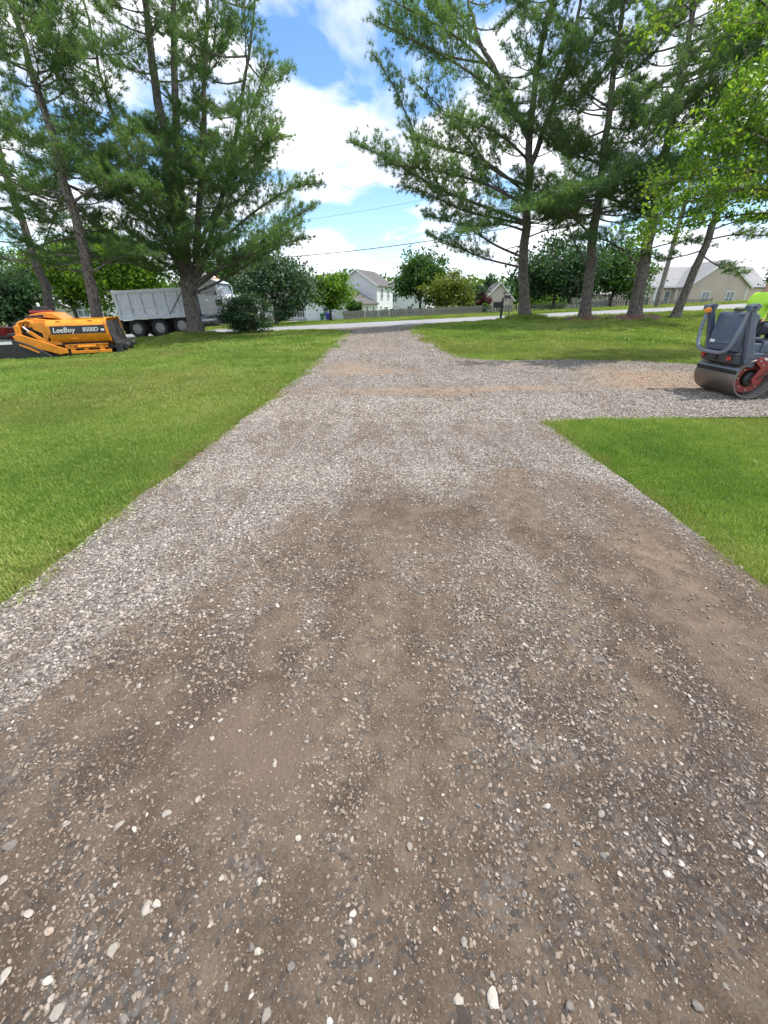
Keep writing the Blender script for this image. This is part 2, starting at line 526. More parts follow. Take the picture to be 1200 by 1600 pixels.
def ground_mats():
    # lawn soil with thatch, under the blades
    m, nt, b = new_mat('lawn')
    p = pos(nt)
    n1 = noise(nt, 0.35, 5, 0.6, p); n2 = noise(nt, 14, 6, 0.7, p)
    c = ramp(nt, [(0.3, (0.07, 0.13, 0.022)), (0.5, (0.11, 0.17, 0.032)), (0.68, (0.17, 0.2, 0.05))], n1)
    c = mixc(nt, ramp(nt, [(0.4, (0, 0, 0)), (0.75, (0.55, 0.55, 0.55))], n2), c, (0.13, 0.11, 0.045))
    nt.links.new(c, b.inputs['Base Color']); b.inputs['Roughness'].default_value = 0.95
    b.inputs['Specular IOR Level'].default_value = 0.1
    bump(nt, b, n2, 0.8, 0.03)
    M['lawn'] = m
    # blades
    m, nt, b = new_mat('grass_blades')
    p = pos(nt)
    n1 = noise(nt, 0.35, 5, 0.6, p)
    oi = nt.nodes.new('ShaderNodeObjectInfo')
    gi = nt.nodes.new('ShaderNodeNewGeometry')
    f = math_(nt, 'ADD', math_(nt, 'MULTIPLY', n1, 0.62),
              math_(nt, 'ADD', math_(nt, 'MULTIPLY', gi.outputs['Random Per Island'], 0.24), math_(nt, 'MULTIPLY', oi.outputs['Random'], 0.14)))
    c = ramp(nt, [(0.34, (0.105, 0.21, 0.034)), (0.46, (0.195, 0.31, 0.052)), (0.56, (0.31, 0.39, 0.09)), (0.7, (0.46, 0.46, 0.2))], f)
    dry = attr(nt, 'dry', 'INSTANCER')
    c = mixc(nt, dry.outputs['Fac'], c, (0.26, 0.235, 0.085))
    nt.links.new(c, b.inputs['Base Color']); b.inputs['Roughness'].default_value = 0.5
    b.inputs['Specular IOR Level'].default_value = 0.3
    t = nt.nodes.new('ShaderNodeBsdfTranslucent')
    nt.links.new(mixc(nt, 1.0, c, (1.3, 1.35, 0.6), 'MULTIPLY'), t.inputs['Color'])
    mx = nt.nodes.new('ShaderNodeMixShader'); mx.inputs[0].default_value = 0.35
    nt.links.new(b.outputs[0], mx.inputs[1]); nt.links.new(t.outputs[0], mx.inputs[2])
    nt.links.new(mx.outputs[0], nt.nodes['Material Output'].inputs['Surface'])
    M['grass'] = m
    # gravel and dirt of the driveway
    m, nt, b = new_mat('driveway')
    p = pos(nt)
    v = nt.nodes.new('ShaderNodeTexVoronoi'); v.inputs['Scale'].default_value = 58; nt.links.new(p, v.inputs['Vector'])
    v.inputs['Randomness'].default_value = 1.0
    sepc = nt.nodes.new('ShaderNodeSeparateColor'); nt.links.new(v.outputs['Color'], sepc.inputs[0])
    cell = sepc.outputs[0]
    gcol = ramp(nt, [(0.0, (0.08, 0.07, 0.061)), (0.3, (0.175, 0.157, 0.138)), (0.65, (0.295, 0.268, 0.236)), (0.9, (0.4, 0.366, 0.325)), (1.0, (0.53, 0.495, 0.45))], cell)
    gap = ramp(nt, [(0.55, (0, 0, 0)), (0.95, (0.75, 0.75, 0.75))], math_(nt, 'MULTIPLY', v.outputs['Distance'], 1.25))
    gcol = mixc(nt, gap, gcol, (0.09, 0.075, 0.064))
    nf = noise(nt, 210, 6, 0.78, p); nm = noise(nt, 9, 6, 0.65, p)
    dcol = ramp(nt, [(0.3, (0.052, 0.035, 0.023)), (0.48, (0.15, 0.107, 0.074)), (0.7, (0.31, 0.235, 0.172))],
                math_(nt, 'ADD', math_(nt, 'MULTIPLY', nf, 0.5), math_(nt, 'MULTIPLY', nm, 0.5)))
    vs = nt.nodes.new('ShaderNodeTexVoronoi'); vs.inputs['Scale'].default_value = 150; nt.links.new(p, vs.inputs['Vector'])
    sp2 = nt.nodes.new('ShaderNodeSeparateColor'); nt.links.new(vs.outputs['Color'], sp2.inputs[0])
    speck = ramp(nt, [(0.6, (0, 0, 0)), (1.0, (0.5, 0.5, 0.5))], math_(nt, 'MULTIPLY', sp2.outputs[1], math_(nt, 'ADD', nm, 0.55)))
    dcol = mixc(nt, speck, dcol, (0.22, 0.19, 0.16))
    d = attr(nt, 'dirt'); tn = attr(nt, 'sand'); wt = attr(nt, 'damp')
    k = ramp(nt, [(0.42, (0, 0, 0)), (0.58, (1, 1, 1))],
             math_(nt, 'ADD', d.outputs['Fac'], math_(nt, 'ADD', math_(nt, 'MULTIPLY', math_(nt, 'SUBTRACT', nm, 0.5), 0.9), math_(nt, 'MULTIPLY', math_(nt, 'SUBTRACT', cell, 0.5), 0.7))))
    c = mixc(nt, k, gcol, dcol)
    sk = ramp(nt, [(0.3, (0, 0, 0)), (0.8, (0.85, 0.85, 0.85))],
              math_(nt, 'ADD', tn.outputs['Fac'], math_(nt, 'ADD', math_(nt, 'MULTIPLY', math_(nt, 'SUBTRACT', nm, 0.5), 1.3), math_(nt, 'MULTIPLY', math_(nt, 'SUBTRACT', nf, 0.5), 1.2))))
    c = mixc(nt, sk, c, mixc(nt, nf, (0.2, 0.135, 0.088), (0.38, 0.28, 0.195)))
    fi = attr(nt, 'fines')
    c = mixc(nt, math_(nt, 'MULTIPLY', fi.outputs['Fac'], 0.85), c, mixc(nt, nf, (0.14, 0.098, 0.071), (0.265, 0.198, 0.152)))
    wet = math_(nt, 'MULTIPLY', wt.outputs['Fac'], ramp(nt, [(0.2, (0.25, 0.25, 0.25)), (0.75, (1, 1, 1))], math_(nt, 'ADD', math_(nt, 'MULTIPLY', sp2.outputs[0], 0.6), math_(nt, 'MULTIPLY', nf, 0.5))))
    c = mixc(nt, wet, c, (0.052, 0.036, 0.027))
    nt.links.new(c, b.inputs['Base Color']); b.inputs['Roughness'].default_value = 0.9
    b.inputs['Specular IOR Level'].default_value = 0.25
    h = math_(nt, 'ADD', math_(nt, 'MULTIPLY', math_(nt, 'SUBTRACT', 1.0, v.outputs['Distance']), 0.8), math_(nt, 'MULTIPLY', nf, 1.1))
    bump(nt, b, h, 0.85, 0.014)
    M['driveway'] = m
    # loose stones
    m, nt, b = new_mat('stones')
    oi = nt.nodes.new('ShaderNodeObjectInfo')
    c = ramp(nt, [(0.0, (0.075, 0.066, 0.058)), (0.2, (0.155, 0.14, 0.124)), (0.55, (0.335, 0.3, 0.255)), (0.88, (0.5, 0.455, 0.395)), (0.955, (0.63, 0.595, 0.545)), (0.975, (0.33, 0.23, 0.16)), (1.0, (0.32, 0.235, 0.185))], oi.outputs['Random'])
    n = noise(nt, 90, 5, 0.65, pos(nt))
    c = mixc(nt, math_(nt, 'MULTIPLY', n, 0.5), c, (0.28, 0.25, 0.22))
    du = attr(nt, 'dust', 'INSTANCER')
    c = mixc(nt, du.outputs['Fac'], c, (0.205, 0.153, 0.112))
    nt.links.new(c, b.inputs['Base Color']); b.inputs['Roughness'].default_value = 0.8
    b.inputs['Specular IOR Level'].default_value = 0.3
    bump(nt, b, n, 0.35, 0.004)
    M['stones'] = m
    # asphalt road
    m, nt, b = new_mat('asphalt')
    p = pos(nt)
    n1 = noise(nt, 0.5, 5, 0.6, p); n2 = noise(nt, 60, 4, 0.7, p)
    c = ramp(nt, [(0.3, (0.2, 0.2, 0.205)), (0.7, (0.3, 0.3, 0.305))], math_(nt, 'ADD', math_(nt, 'MULTIPLY', n1, 0.6), math_(nt, 'MULTIPLY', n2, 0.4)))
    nt.links.new(c, b.inputs['Base Color']); b.inputs['Roughness'].default_value = 0.85
    bump(nt, b, n2, 0.4, 0.01)
    M['asphalt'] = m


ground_mats()

# ------------------------------------------------------------------ the setting: lawn, driveway, road


def sheet(name, xs, ys, zoff, mat, keep=None, attrs=None, zextra=None):
    X, Y = np.meshgrid(xs, ys)
    nx, ny = len(xs), len(ys)
    Z = gz(X, Y) + zoff
    if zextra is not None: Z = Z + zextra(X, Y)
    i = np.arange(nx - 1)[None, :] + nx * np.arange(ny - 1)[:, None]
    Fc = np.stack([i, i + 1, i + nx + 1, i + nx], -1).reshape(-1, 4)
    V = np.stack([X, Y, Z], -1).reshape(-1, 3)
    if keep is not None:
        ctr = V[Fc].mean(1)
        Fc = Fc[keep(ctr[:, 0], ctr[:, 1])]
        used = np.unique(Fc); mp = np.full(len(V), -1); mp[used] = np.arange(len(used))
        V = V[used]; Fc = mp[Fc]
    me = np_mesh(name, V, Fc, True)
    if attrs:
        for an, fn in attrs.items():
            a = me.attributes.new(an, 'FLOAT', 'POINT')
            a.data.foreach_set('value', np.asarray(fn(V[:, 0], V[:, 1]), dtype=np.float32))
    o = link(name, me, mat)
    o['kind'] = 'structure'
    return o


XL = ([-20, 0, 4, 10, 20, 23.0, 25.2, 26.6, 27.8, 60], [-2.42, -2.36, -2.2, -2.03, -2.0, -2.15, -2.6, -3.5, -5.0, -5.0])
XR = ([-20, 0, 4, 10, 14, 18, 21, 23.5, 25.2, 26.6, 27.6, 60], [2.52, 2.5, 2.4, 2.36, 2.1, 1.85, 1.72, 1.72, 1.95, 2.6, 4.0, 4.0])
PN = ([2, 2.6, 3.2, 6, 40], [5.75, 6.0, 6.1, 6.15, 6.2])                       # near edge of the side pad
PF = ([1.6, 2.1, 2.6, 3.6, 5.4, 7.1, 8.1, 9.0, 12, 40], [15.5, 13.8, 12.5, 12.05, 12.1, 11.85, 11.1, 10.4, 10.2, 10.2])


def edge_wob(a, s):
    return (fbm(a, a * 0 + s, 1.3, s, 4) - 0.5) * 0.06 + (vnoise(a, a * 0 + s, 9.0, s + 5) - 0.5) * 0.03


def in_drive(x, y, grow=0.0):
    x = np.asarray(x, float); y = np.asarray(y, float)
    w1 = edge_wob(y, 1); w2 = edge_wob(y, 2); w3 = edge_wob(x, 3); w4 = edge_wob(x, 4)
    main = (x > np.interp(y, *XL) + w1 - grow) & (x < np.interp(y, *XR) + w2 + grow) & (y < 29.0)
    pad = (x > 1.5) & (y > np.interp(x, *PN) + w3 - grow) & (y < np.interp(x, *PF) + w4 + grow) & (x < 26)
    return main | pad


def blob(x, y, cx, cy, rx, ry, a=1.0, rot=0.0):
    c, s = math.cos(rot), math.sin(rot)
    u = (x - cx) * c + (y - cy) * s; v = -(x - cx) * s + (y - cy) * c
    return a * np.exp(-((u / rx) ** 2 + (v / ry) ** 2))


YB = ([-2.6, -1.9, -1.67, -1.51, -1.22, -0.82, -0.37, 0.26, 1.47, 2.2, 2.6], [0.2, 0.7, 1.14, 1.84, 2.38, 2.95, 3.45, 3.84, 3.95, 3.7, 2.6])


def zone_f(x, y):
    """where soil was worked up into the gravel: brown underneath, however many stones lie on it"""
    yb = np.interp(x, *YB) + (fbm(x, y, 0.8, 12, 4) - 0.5) * 1.3 + (fbm(x, y, 3.5, 13, 3) - 0.5) * 0.6
    return smooth((yb - y) / 0.9 + 0.4)


def dirt_f(x, y):
    """0 = clean gravel, 1 = bare brown dirt; drawn out lengthwise by the tyres"""
    n = fbm(x * 2.4, y * 0.6, 0.9, 17, 5); n2 = fbm(x * 2.0, y * 0.7, 2.6, 21, 4); n3 = fbm(x, y, 9.0, 23, 3)
    base = 0.14 + 0.36 * zone_f(x, y) + 0.1 * smooth((y - 3.5) / 2) * smooth((9 - y) / 3)
    base = base - blob(x, y, 0.6, 1.7, 0.45, 1.3, 0.3, 0.12) - blob(x, y, 1.0, 0.65, 0.35, 0.3, 0.2) - blob(x, y, -0.75, 2.2, 0.6, 0.35, 0.16) - blob(x, y, 2.25, 2.6, 0.12, 1.6, 0.25)
    base = base + blob(x, y, 0.1, 3.05, 0.6, 0.42, 0.25) + blob(x, y, 1.6, 1.85, 0.45, 0.8, 0.2, -0.3) + blob(x, y, 1.05, 2.75, 0.55, 0.2, 0.18, -0.5)
    base = base + blob(x, y, -0.8, 1.38, 0.6, 0.28, 0.2) + blob(x, y, -0.6, 0.9, 0.4, 0.3, 0.1)
    return np.clip(base + (n - 0.5) * 1.0 + (n2 - 0.5) * 0.95 + (n3 - 0.5) * 0.7, 0, 1)


def soil_f(x, y):
    return np.clip(dirt_f(x, y) + 0.2 * zone_f(x, y) - 0.04, 0, 1)


def fines_f(x, y):
    """compacted smooth dust"""
    n = fbm(x, y, 1.8, 61, 4)
    b = blob(x, y, -0.62, 1.3, 0.22, 0.4, 0.8, 0.3) + blob(x, y, -1.0, 1.15, 0.35, 0.18, 0.6) + blob(x, y, 0.15, 2.98, 0.3, 0.16, 0.9) + blob(x, y, 1.7, 1.7, 0.3, 0.4, 0.6)
    b = b + blob(x, y, -0.45, 0.98, 0.14, 0.3, 0.6, 0.4) + blob(x, y, 1.35, 0.85, 0.3, 0.2, 0.55) + blob(x, y, 0.55, 0.42, 0.25, 0.14, 0.5) + blob(x, y, 0.35, 1.0, 0.2, 0.3, 0.45)
    return np.clip((b + 0.12 * smooth((3.5 - y) / 1)) * (n - 0.25) * 2.6, 0, 1)


def sand_f(x, y):
    n = fbm(x, y * 1.8, 0.55, 31, 5)
    b = blob(x, y, 0.3, 8.1, 1.9, 0.5, 0.75) + blob(x, y, -1.0, 11.2, 0.9, 2.4, 0.55) + blob(x, y, 2.6, 8.4, 1.6, 0.35, 0.5) + blob(x, y, 0.4, 10.6, 1.2, 0.5, 0.45) + blob(x, y, 0.0, 15.2, 1.2, 0.6, 0.5) + blob(x, y, 1.3, 5.6, 0.8, 0.3, 0.4) + blob(x, y, 2.2, 13, 0.5, 0.8, 0.4)
    b = b + blob(x, y, 1.95, 2.3, 0.35, 0.75, 0.42) + blob(x, y, 6.0, 9.6, 2.2, 1.4, 0.8) + blob(x, y, 4.0, 11.4, 2.2, 0.5, 0.42) + blob(x, y, 6.2, 8.6, 1.4, 0.7, 0.5)
    b = b + blob(x, y, -0.6, 17.5, 1.3, 2.0, 0.32) + blob(x, y, 1.0, 21.0, 0.6, 1.5, 0.35) + blob(x, y, -1.3, 6.4, 0.7, 0.6, 0.16)
    b = b + 0.12 * smooth((y - 9) / 6)
    return np.clip(b + (n - 0.5) * 0.55, 0, 1)


def damp_f(x, y):
    n = fbm(x * 1.8, y * 0.7, 2.0, 41, 5); n2 = fbm(x, y, 6.0, 43, 3)
    b = blob(x, y, 0.1, 3.1, 0.75, 0.4, 0.8) + blob(x, y, 0.95, 2.85, 0.6, 0.16, 0.7, -0.55) + blob(x, y, 1.5, 1.75, 0.5, 0.75, 0.7, -0.35) + blob(x, y, 1.6, 1.05, 0.5, 0.4, 0.55)
    b = b + blob(x, y, -0.85, 1.4, 0.6, 0.22, 0.7) + blob(x, y, -0.25, 2.1, 0.2, 0.5, 0.5, 0.3) + blob(x, y, -0.15, 1.3, 0.35, 0.4, 0.45) + blob(x, y, -1.1, 0.9, 0.4, 0.3, 0.5) + blob(x, y, 0.7, 1.35, 0.2, 0.5, 0.35)
    b = b + blob(x, y, -0.2, 0.7, 0.6, 0.25, 0.4) + blob(x, y, 0.9, 0.5, 0.4, 0.2, 0.4) + blob(x, y, -1.0, 2.45, 0.5, 0.2, 0.35)
    return np.clip((1.35 * b + 0.25 * zone_f(x, y)) * ((n - 0.36) * 2.6 + (n2 - 0.5) * 2.2), 0, 0.72)


def drive_relief(x, y):
    return (fbm(x, y, 1.2, 51, 4) - 0.5) * 0.05 * smooth((14 - y) / 6) + (fbm(x, y, 7, 52, 3) - 0.5) * 0.018 * smooth((8 - y) / 4)


ys_far = np.concatenate([np.arange(-6, 36, 0.7), np.arange(36, 110, 2.5), np.arange(110, 900, 40)])
xs_far = np.concatenate([np.arange(-800, -60, 50), np.arange(-60, 60, 1.0), np.arange(60, 801, 50)])
lawn = sheet('lawn_ground', xs_far, ys_far, -0.035, M['lawn'])
ys = np.concatenate([np.arange(-0.8, 6.6, 0.05), np.arange(6.6, 14, 0.1), np.arange(14, 29.2, 0.25)])
xs = np.concatenate([np.arange(-5.2, 9.5, 0.06), np.arange(9.5, 26, 0.3)])
driveway = sheet('gravel_driveway', xs, ys, 0.0, M['driveway'], in_drive, dict(dirt=soil_f, sand=sand_f, damp=damp_f, fines=fines_f), drive_relief)


def road_near(x): return 27.6 + 0.0 * x


road = sheet('asphalt_road', np.arange(-120, 121, 1.0), np.array([27.6, 28.5, 29.5, 31, 32.5, 33.6]), 0.016, M['asphalt'])
# a worn concrete edge along the near side of the road
side_drive = sheet('neighbour_driveway', np.arange(-20.5, -11.4, 0.5), np.arange(33.6, 78, 1.0), 0.006, M['asphalt'],
                   lambda x, y: np.abs(x + 12.5 + (y - 34) * 0.06) < 1.6)

# ------------------------------------------------------------------ loose stones on the driveway


def stone_mesh(seed, flat=0.6, sub=1):
    r = np.random.default_rng(seed)
    bm = bmesh.new()
    bmesh.ops.create_icosphere(bm, subdivisions=sub, radius=0.5)
    ax = r.normal(size=(5, 3)); ax /= np.linalg.norm(ax, axis=1)[:, None]
    for v in bm.verts:
        co = np.array(v.co)
        for k in range(5):                                # cut flat facets like crushed limestone
            d = co @ ax[k]; lim = 0.27 + 0.12 * ((k * 37 + seed) % 5) / 5
            if d > lim: co = co - ax[k] * (d - lim)
        co = co * np.array([1.25, 0.9, flat]) * (1 + r.normal(0, 0.06))
        v.co = co
    me = bpy.data.meshes.new('stone')
    bm.to_mesh(me); bm.free()
    me.materials.append(M['stones'])
    return me


STONES = [stone_mesh(s, 0.5 + 0.06 * (s % 4)) for s in range(8)]
STONES_FINE = [stone_mesh(s + 50, 0.5 + 0.08 * (s % 4), 2) for s in range(6)]


def proto_collection(name, meshes):
    c = bpy.data.collections.new(name)
    for i, me in enumerate(meshes):
        c.objects.link(bpy.data.objects.new('%s_%02d' % (name, i), me))
    return c


def scatter(name, P, R, S, meshes, attrs=None, parent=None):
    """one object whose points carry instances of small meshes"""
    n = len(P)
    me = bpy.data.meshes.new(name)
    me.vertices.add(n); me.vertices.foreach_set('co', np.ascontiguousarray(P, dtype=np.float32).ravel())
    a = me.attributes.new('rot', 'FLOAT_VECTOR', 'POINT'); a.data.foreach_set('vector', np.ascontiguousarray(R, dtype=np.float32).ravel())
    a = me.attributes.new('siz', 'FLOAT_VECTOR', 'POINT'); a.data.foreach_set('vector', np.ascontiguousarray(S, dtype=np.float32).ravel())
    a = me.attributes.new('pick', 'INT', 'POINT'); a.data.foreach_set('value', rng.integers(0, len(meshes), n).astype(np.int32))
    for k, v in (attrs or {}).items():
        a = me.attributes.new(k, 'FLOAT', 'POINT'); a.data.foreach_set('value', np.asarray(v, dtype=np.float32))
    o = link(name, me, meshes[0].materials[0], parent)
    ng = bpy.data.node_groups.new(name, 'GeometryNodeTree')
    ng.interface.new_socket('Geometry', in_out='INPUT', socket_type='NodeSocketGeometry')
    ng.interface.new_socket('Geometry', in_out='OUTPUT', socket_type='NodeSocketGeometry')
    N, L = ng.nodes.new, ng.links.new
    gi, go = N('NodeGroupInput'), N('NodeGroupOutput')
    ci = N('GeometryNodeCollectionInfo'); ci.inputs['Collection'].default_value = proto_collection(name + '_pieces', meshes)
    ci.inputs['Separate Children'].default_value = True; ci.inputs['Reset Children'].default_value = True
    ip = N('GeometryNodeInstanceOnPoints'); ip.inputs['Pick Instance'].default_value = True
    def na(nm, t):
        x = N('GeometryNodeInputNamedAttribute'); x.data_type = t; x.inputs['Name'].default_value = nm
        return next(s for s in x.outputs if s.enabled and s.name == 'Attribute')
    er = N('FunctionNodeEulerToRotation')
    L(na('rot', 'FLOAT_VECTOR'), er.inputs[0]); L(er.outputs[0], ip.inputs['Rotation'])
    L(na('siz', 'FLOAT_VECTOR'), ip.inputs['Scale']); L(na('pick', 'INT'), ip.inputs['Instance Index'])
    L(gi.outputs[0], ip.inputs['Points']); L(ci.outputs[0], ip.inputs['Instance'])
    L(ip.outputs[0], go.inputs[0])
    md = o.modifiers.new('pieces', 'NODES'); md.node_group = ng
    o['kind'] = 'stuff'
    return o


def in_view(x, y, margin=0.35):
    """roughly what a camera here or a step aside could see of the ground"""
    return np.abs(x) < 0.98 * (y * CP + HC * SP) + margin + 0.5


def lay_stones():
    Ps = []; Ss = []; Du = []
    def layer(n, x0, x1, y0, y1, smin, smax, prob, pw=2.0, where=None, grow=-0.01):
        x = rng.uniform(x0, x1, n); y = rng.uniform(y0, y1, n)
        k = in_drive(x, y, grow) & in_view(x, y)
        x, y = x[k], y[k]
        d = dirt_f(x, y); s_ = sand_f(x, y)
        pr = prob(d, s_) * np.clip(1.05 - 1.0 * fines_f(x, y), 0.1, 1)
        pr = pr * (1 - 0.15 * smooth((1.3 - y) / 0.9))
        if where is not None: pr = pr * where(x, y)
        k = rng.random(len(x)) < pr
        x, y, d, s_ = x[k], y[k], d[k], s_[k]
        s = smin + (smax - smin) * rng.random(len(x)) ** pw
        s = s * (0.68 + 0.32 * smooth((y - 0.4) / 1.3))
        Ps.append(np.stack([x, y, gz(x, y) + drive_relief(x, y) + s * 0.08], -1)); Ss.append(s)
        Du.append(np.clip(np.clip(d * 0.55 + 0.45 * zone_f(x, y), 0, 0.95) * rng.random(len(x)) ** 0.35 + 0.9 * s_ * rng.random(len(x)) ** 0.6 + 0.25 * fbm(x, y, 0.7, 91, 4) * rng.random(len(x)) + 0.3 * smooth((1.5 - y) / 1.0) * rng.random(len(x)), 0, 0.92))
    near = lambda d, s: np.clip(1.2 - d * 1.5, 0.1, 1)
    layer(190000, -2.8, 2.8, -0.3, 4.2, 0.004, 0.027, near, 3.4)
    layer(16000, -1.4, 0.8, 0.2, 1.9, 0.008, 0.022, lambda d, s: 0.0 * d + 1, 1.5, lambda x, y: blob(x, y, -0.38, 0.86, 0.3, 0.22, 1.0) + blob(x, y, -1.0, 0.55, 0.35, 0.3, 0.6) + blob(x, y, 0.1, 0.6, 0.5, 0.3, 0.5) + blob(x, y, 1.1, 0.5, 0.5, 0.3, 0.3))
    layer(150000, -2.8, 2.8, -0.3, 3.8, 0.004, 0.011, lambda d, s: np.clip(0.45 + 0.4 * d, 0, 1), 1.2)
    layer(125000, -2.8, 3.6, 3.6, 8.2, 0.010, 0.028, lambda d, s: np.clip(1.1 - d * 1.2 - s * 1.0, 0.15, 1), 1.7)
    layer(75000, -2.6, 8.5, 7.8, 13.0, 0.014, 0.042, lambda d, s: np.clip(1.0 - s * 1.3, 0.2, 1), 1.6)
    layer(45000, -2.6, 8.5, 5.9, 7.9, 0.014, 0.042, lambda d, s: np.clip((1.0 - s * 1.3), 0.2, 1), 1.6)
    layer(40000, -2.6, 3.0, 12.5, 20, 0.016, 0.045, lambda d, s: np.clip(0.9 - s * 1.3, 0.15, 1), 1.6)
    layer(32000, -4.5, 3.8, 19.5, 27.6, 0.022, 0.055, lambda d, s: np.clip(0.95 - s * 1.3, 0.15, 1), 1.6)
    layer(9000, -3.0, 3.0, 0.5, 9, 0.008, 0.022, lambda d, s: 0 * d + 0.35, 1.6, None, 0.1)
    P = np.concatenate(Ps); S = np.concatenate(Ss); D = np.concatenate(Du)
    n = len(P)
    R = np.stack([rng.normal(0, 0.35, n), rng.normal(0, 0.35, n), rng.uniform(0, 6.283, n)], -1)
    o = scatter('gravel', P, R, np.repeat(S[:, None], 3, 1), STONES, dict(dust=D), driveway)
    # the stones big enough to pick out singly
    rs = random.Random(5)
    spots = []
    for (px, py, s) in ((20, 1325, 0.062), (232, 1422, 0.045), (246, 1417, 0.04), (262, 1275, 0.04), (6, 1380, 0.045), (770, 1562, 0.05), (888, 1574, 0.04),
                        (640, 1325, 0.034), (835, 1190, 0.03), (78, 1455, 0.045), (46, 1430, 0.04), (180, 1487, 0.04), (92, 1585, 0.045), (77, 1535, 0.035),
                        (715, 1565, 0.042), (405, 1378, 0.032), (1040, 1315, 0.04), (1035, 1330, 0.034), (968, 1365, 0.034), (1090, 1575, 0.04), (8, 1527, 0.05),
                        (455, 1510, 0.036), (415, 1590, 0.04), (725, 1475, 0.034), (550, 1312, 0.03), (310, 1250, 0.036), (1150, 1320, 0.036), (430, 1195, 0.03)):
        p = on_ground(px, py); spots.append((p.x, p.y, s * 0.72))
    while len(spots) < 300:
        x = rs.uniform(-2.2, 2.2); y = 0.02 + 2.3 * rs.random() ** 1.5
        if abs(x) > 0.98 * (y * CP + HC * SP) or not bool(in_drive(x, y, -0.05)): continue
        spots.append((x, y, 0.013 + 0.014 * rs.random() ** 2.2))
    for (x, y, s) in spots:
        z = g(x, y) + float(drive_relief(x, y)) + s * 0.12
        st = link('stone', rs.choice(STONES_FINE), None, driveway)
        st.location = (x, y, z); st.rotation_euler = (rs.gauss(0, 0.25), rs.gauss(0, 0.25), rs.uniform(0, 6.28))
        q = s * rs.uniform(0.85, 1.15); st.scale = (q * rs.uniform(0.65, 1.0), q, q * rs.uniform(0.7, 1.1))
    return o


lay_stones()

# ------------------------------------------------------------------ grass


def clump_mesh(seed, rad, n, h0, h1, w):
    r = np.random.default_rng(seed)
    th = r.uniform(0, 6.283, n); rr = rad * np.sqrt(r.random(n))
    bx, by = rr * np.cos(th), rr * np.sin(th)
    h = r.uniform(h0, h1, n); az = r.uniform(0, 6.283, n); lean = h * np.abs(r.normal(0.25, 0.4, n)); ww = w * r.uniform(0.7, 1.3, n)
    dx, dy = np.cos(az), np.sin(az)
    V = np.zeros((n, 5, 3))
    V[:, 0] = np.stack([bx - dy * ww, by + dx * ww, -0.02 + 0 * h], -1)
    V[:, 1] = np.stack([bx + dy * ww, by - dx * ww, -0.02 + 0 * h], -1)
    m = 0.55
    V[:, 2] = np.stack([bx + dx * lean * 0.3 + dy * ww * 0.8, by + dy * lean * 0.3 - dx * ww * 0.8, h * m], -1)
    V[:, 3] = np.stack([bx + dx * lean * 0.3 - dy * ww * 0.8, by + dy * lean * 0.3 + dx * ww * 0.8, h * m], -1)
    V[:, 4] = np.stack([bx + dx * lean, by + dy * lean, np.maximum(h - 0.35 * lean, 0.4 * h)], -1)
    b = np.arange(n)[:, None] * 5
    T = np.concatenate([b + np.array([[0, 1, 2]]), b + np.array([[0, 2, 3]]), b + np.array([[3, 2, 4]])])
    me = np_mesh('grass_clump', V.reshape(-1, 3), T)
    me.materials.append(M['grass'])
    return me


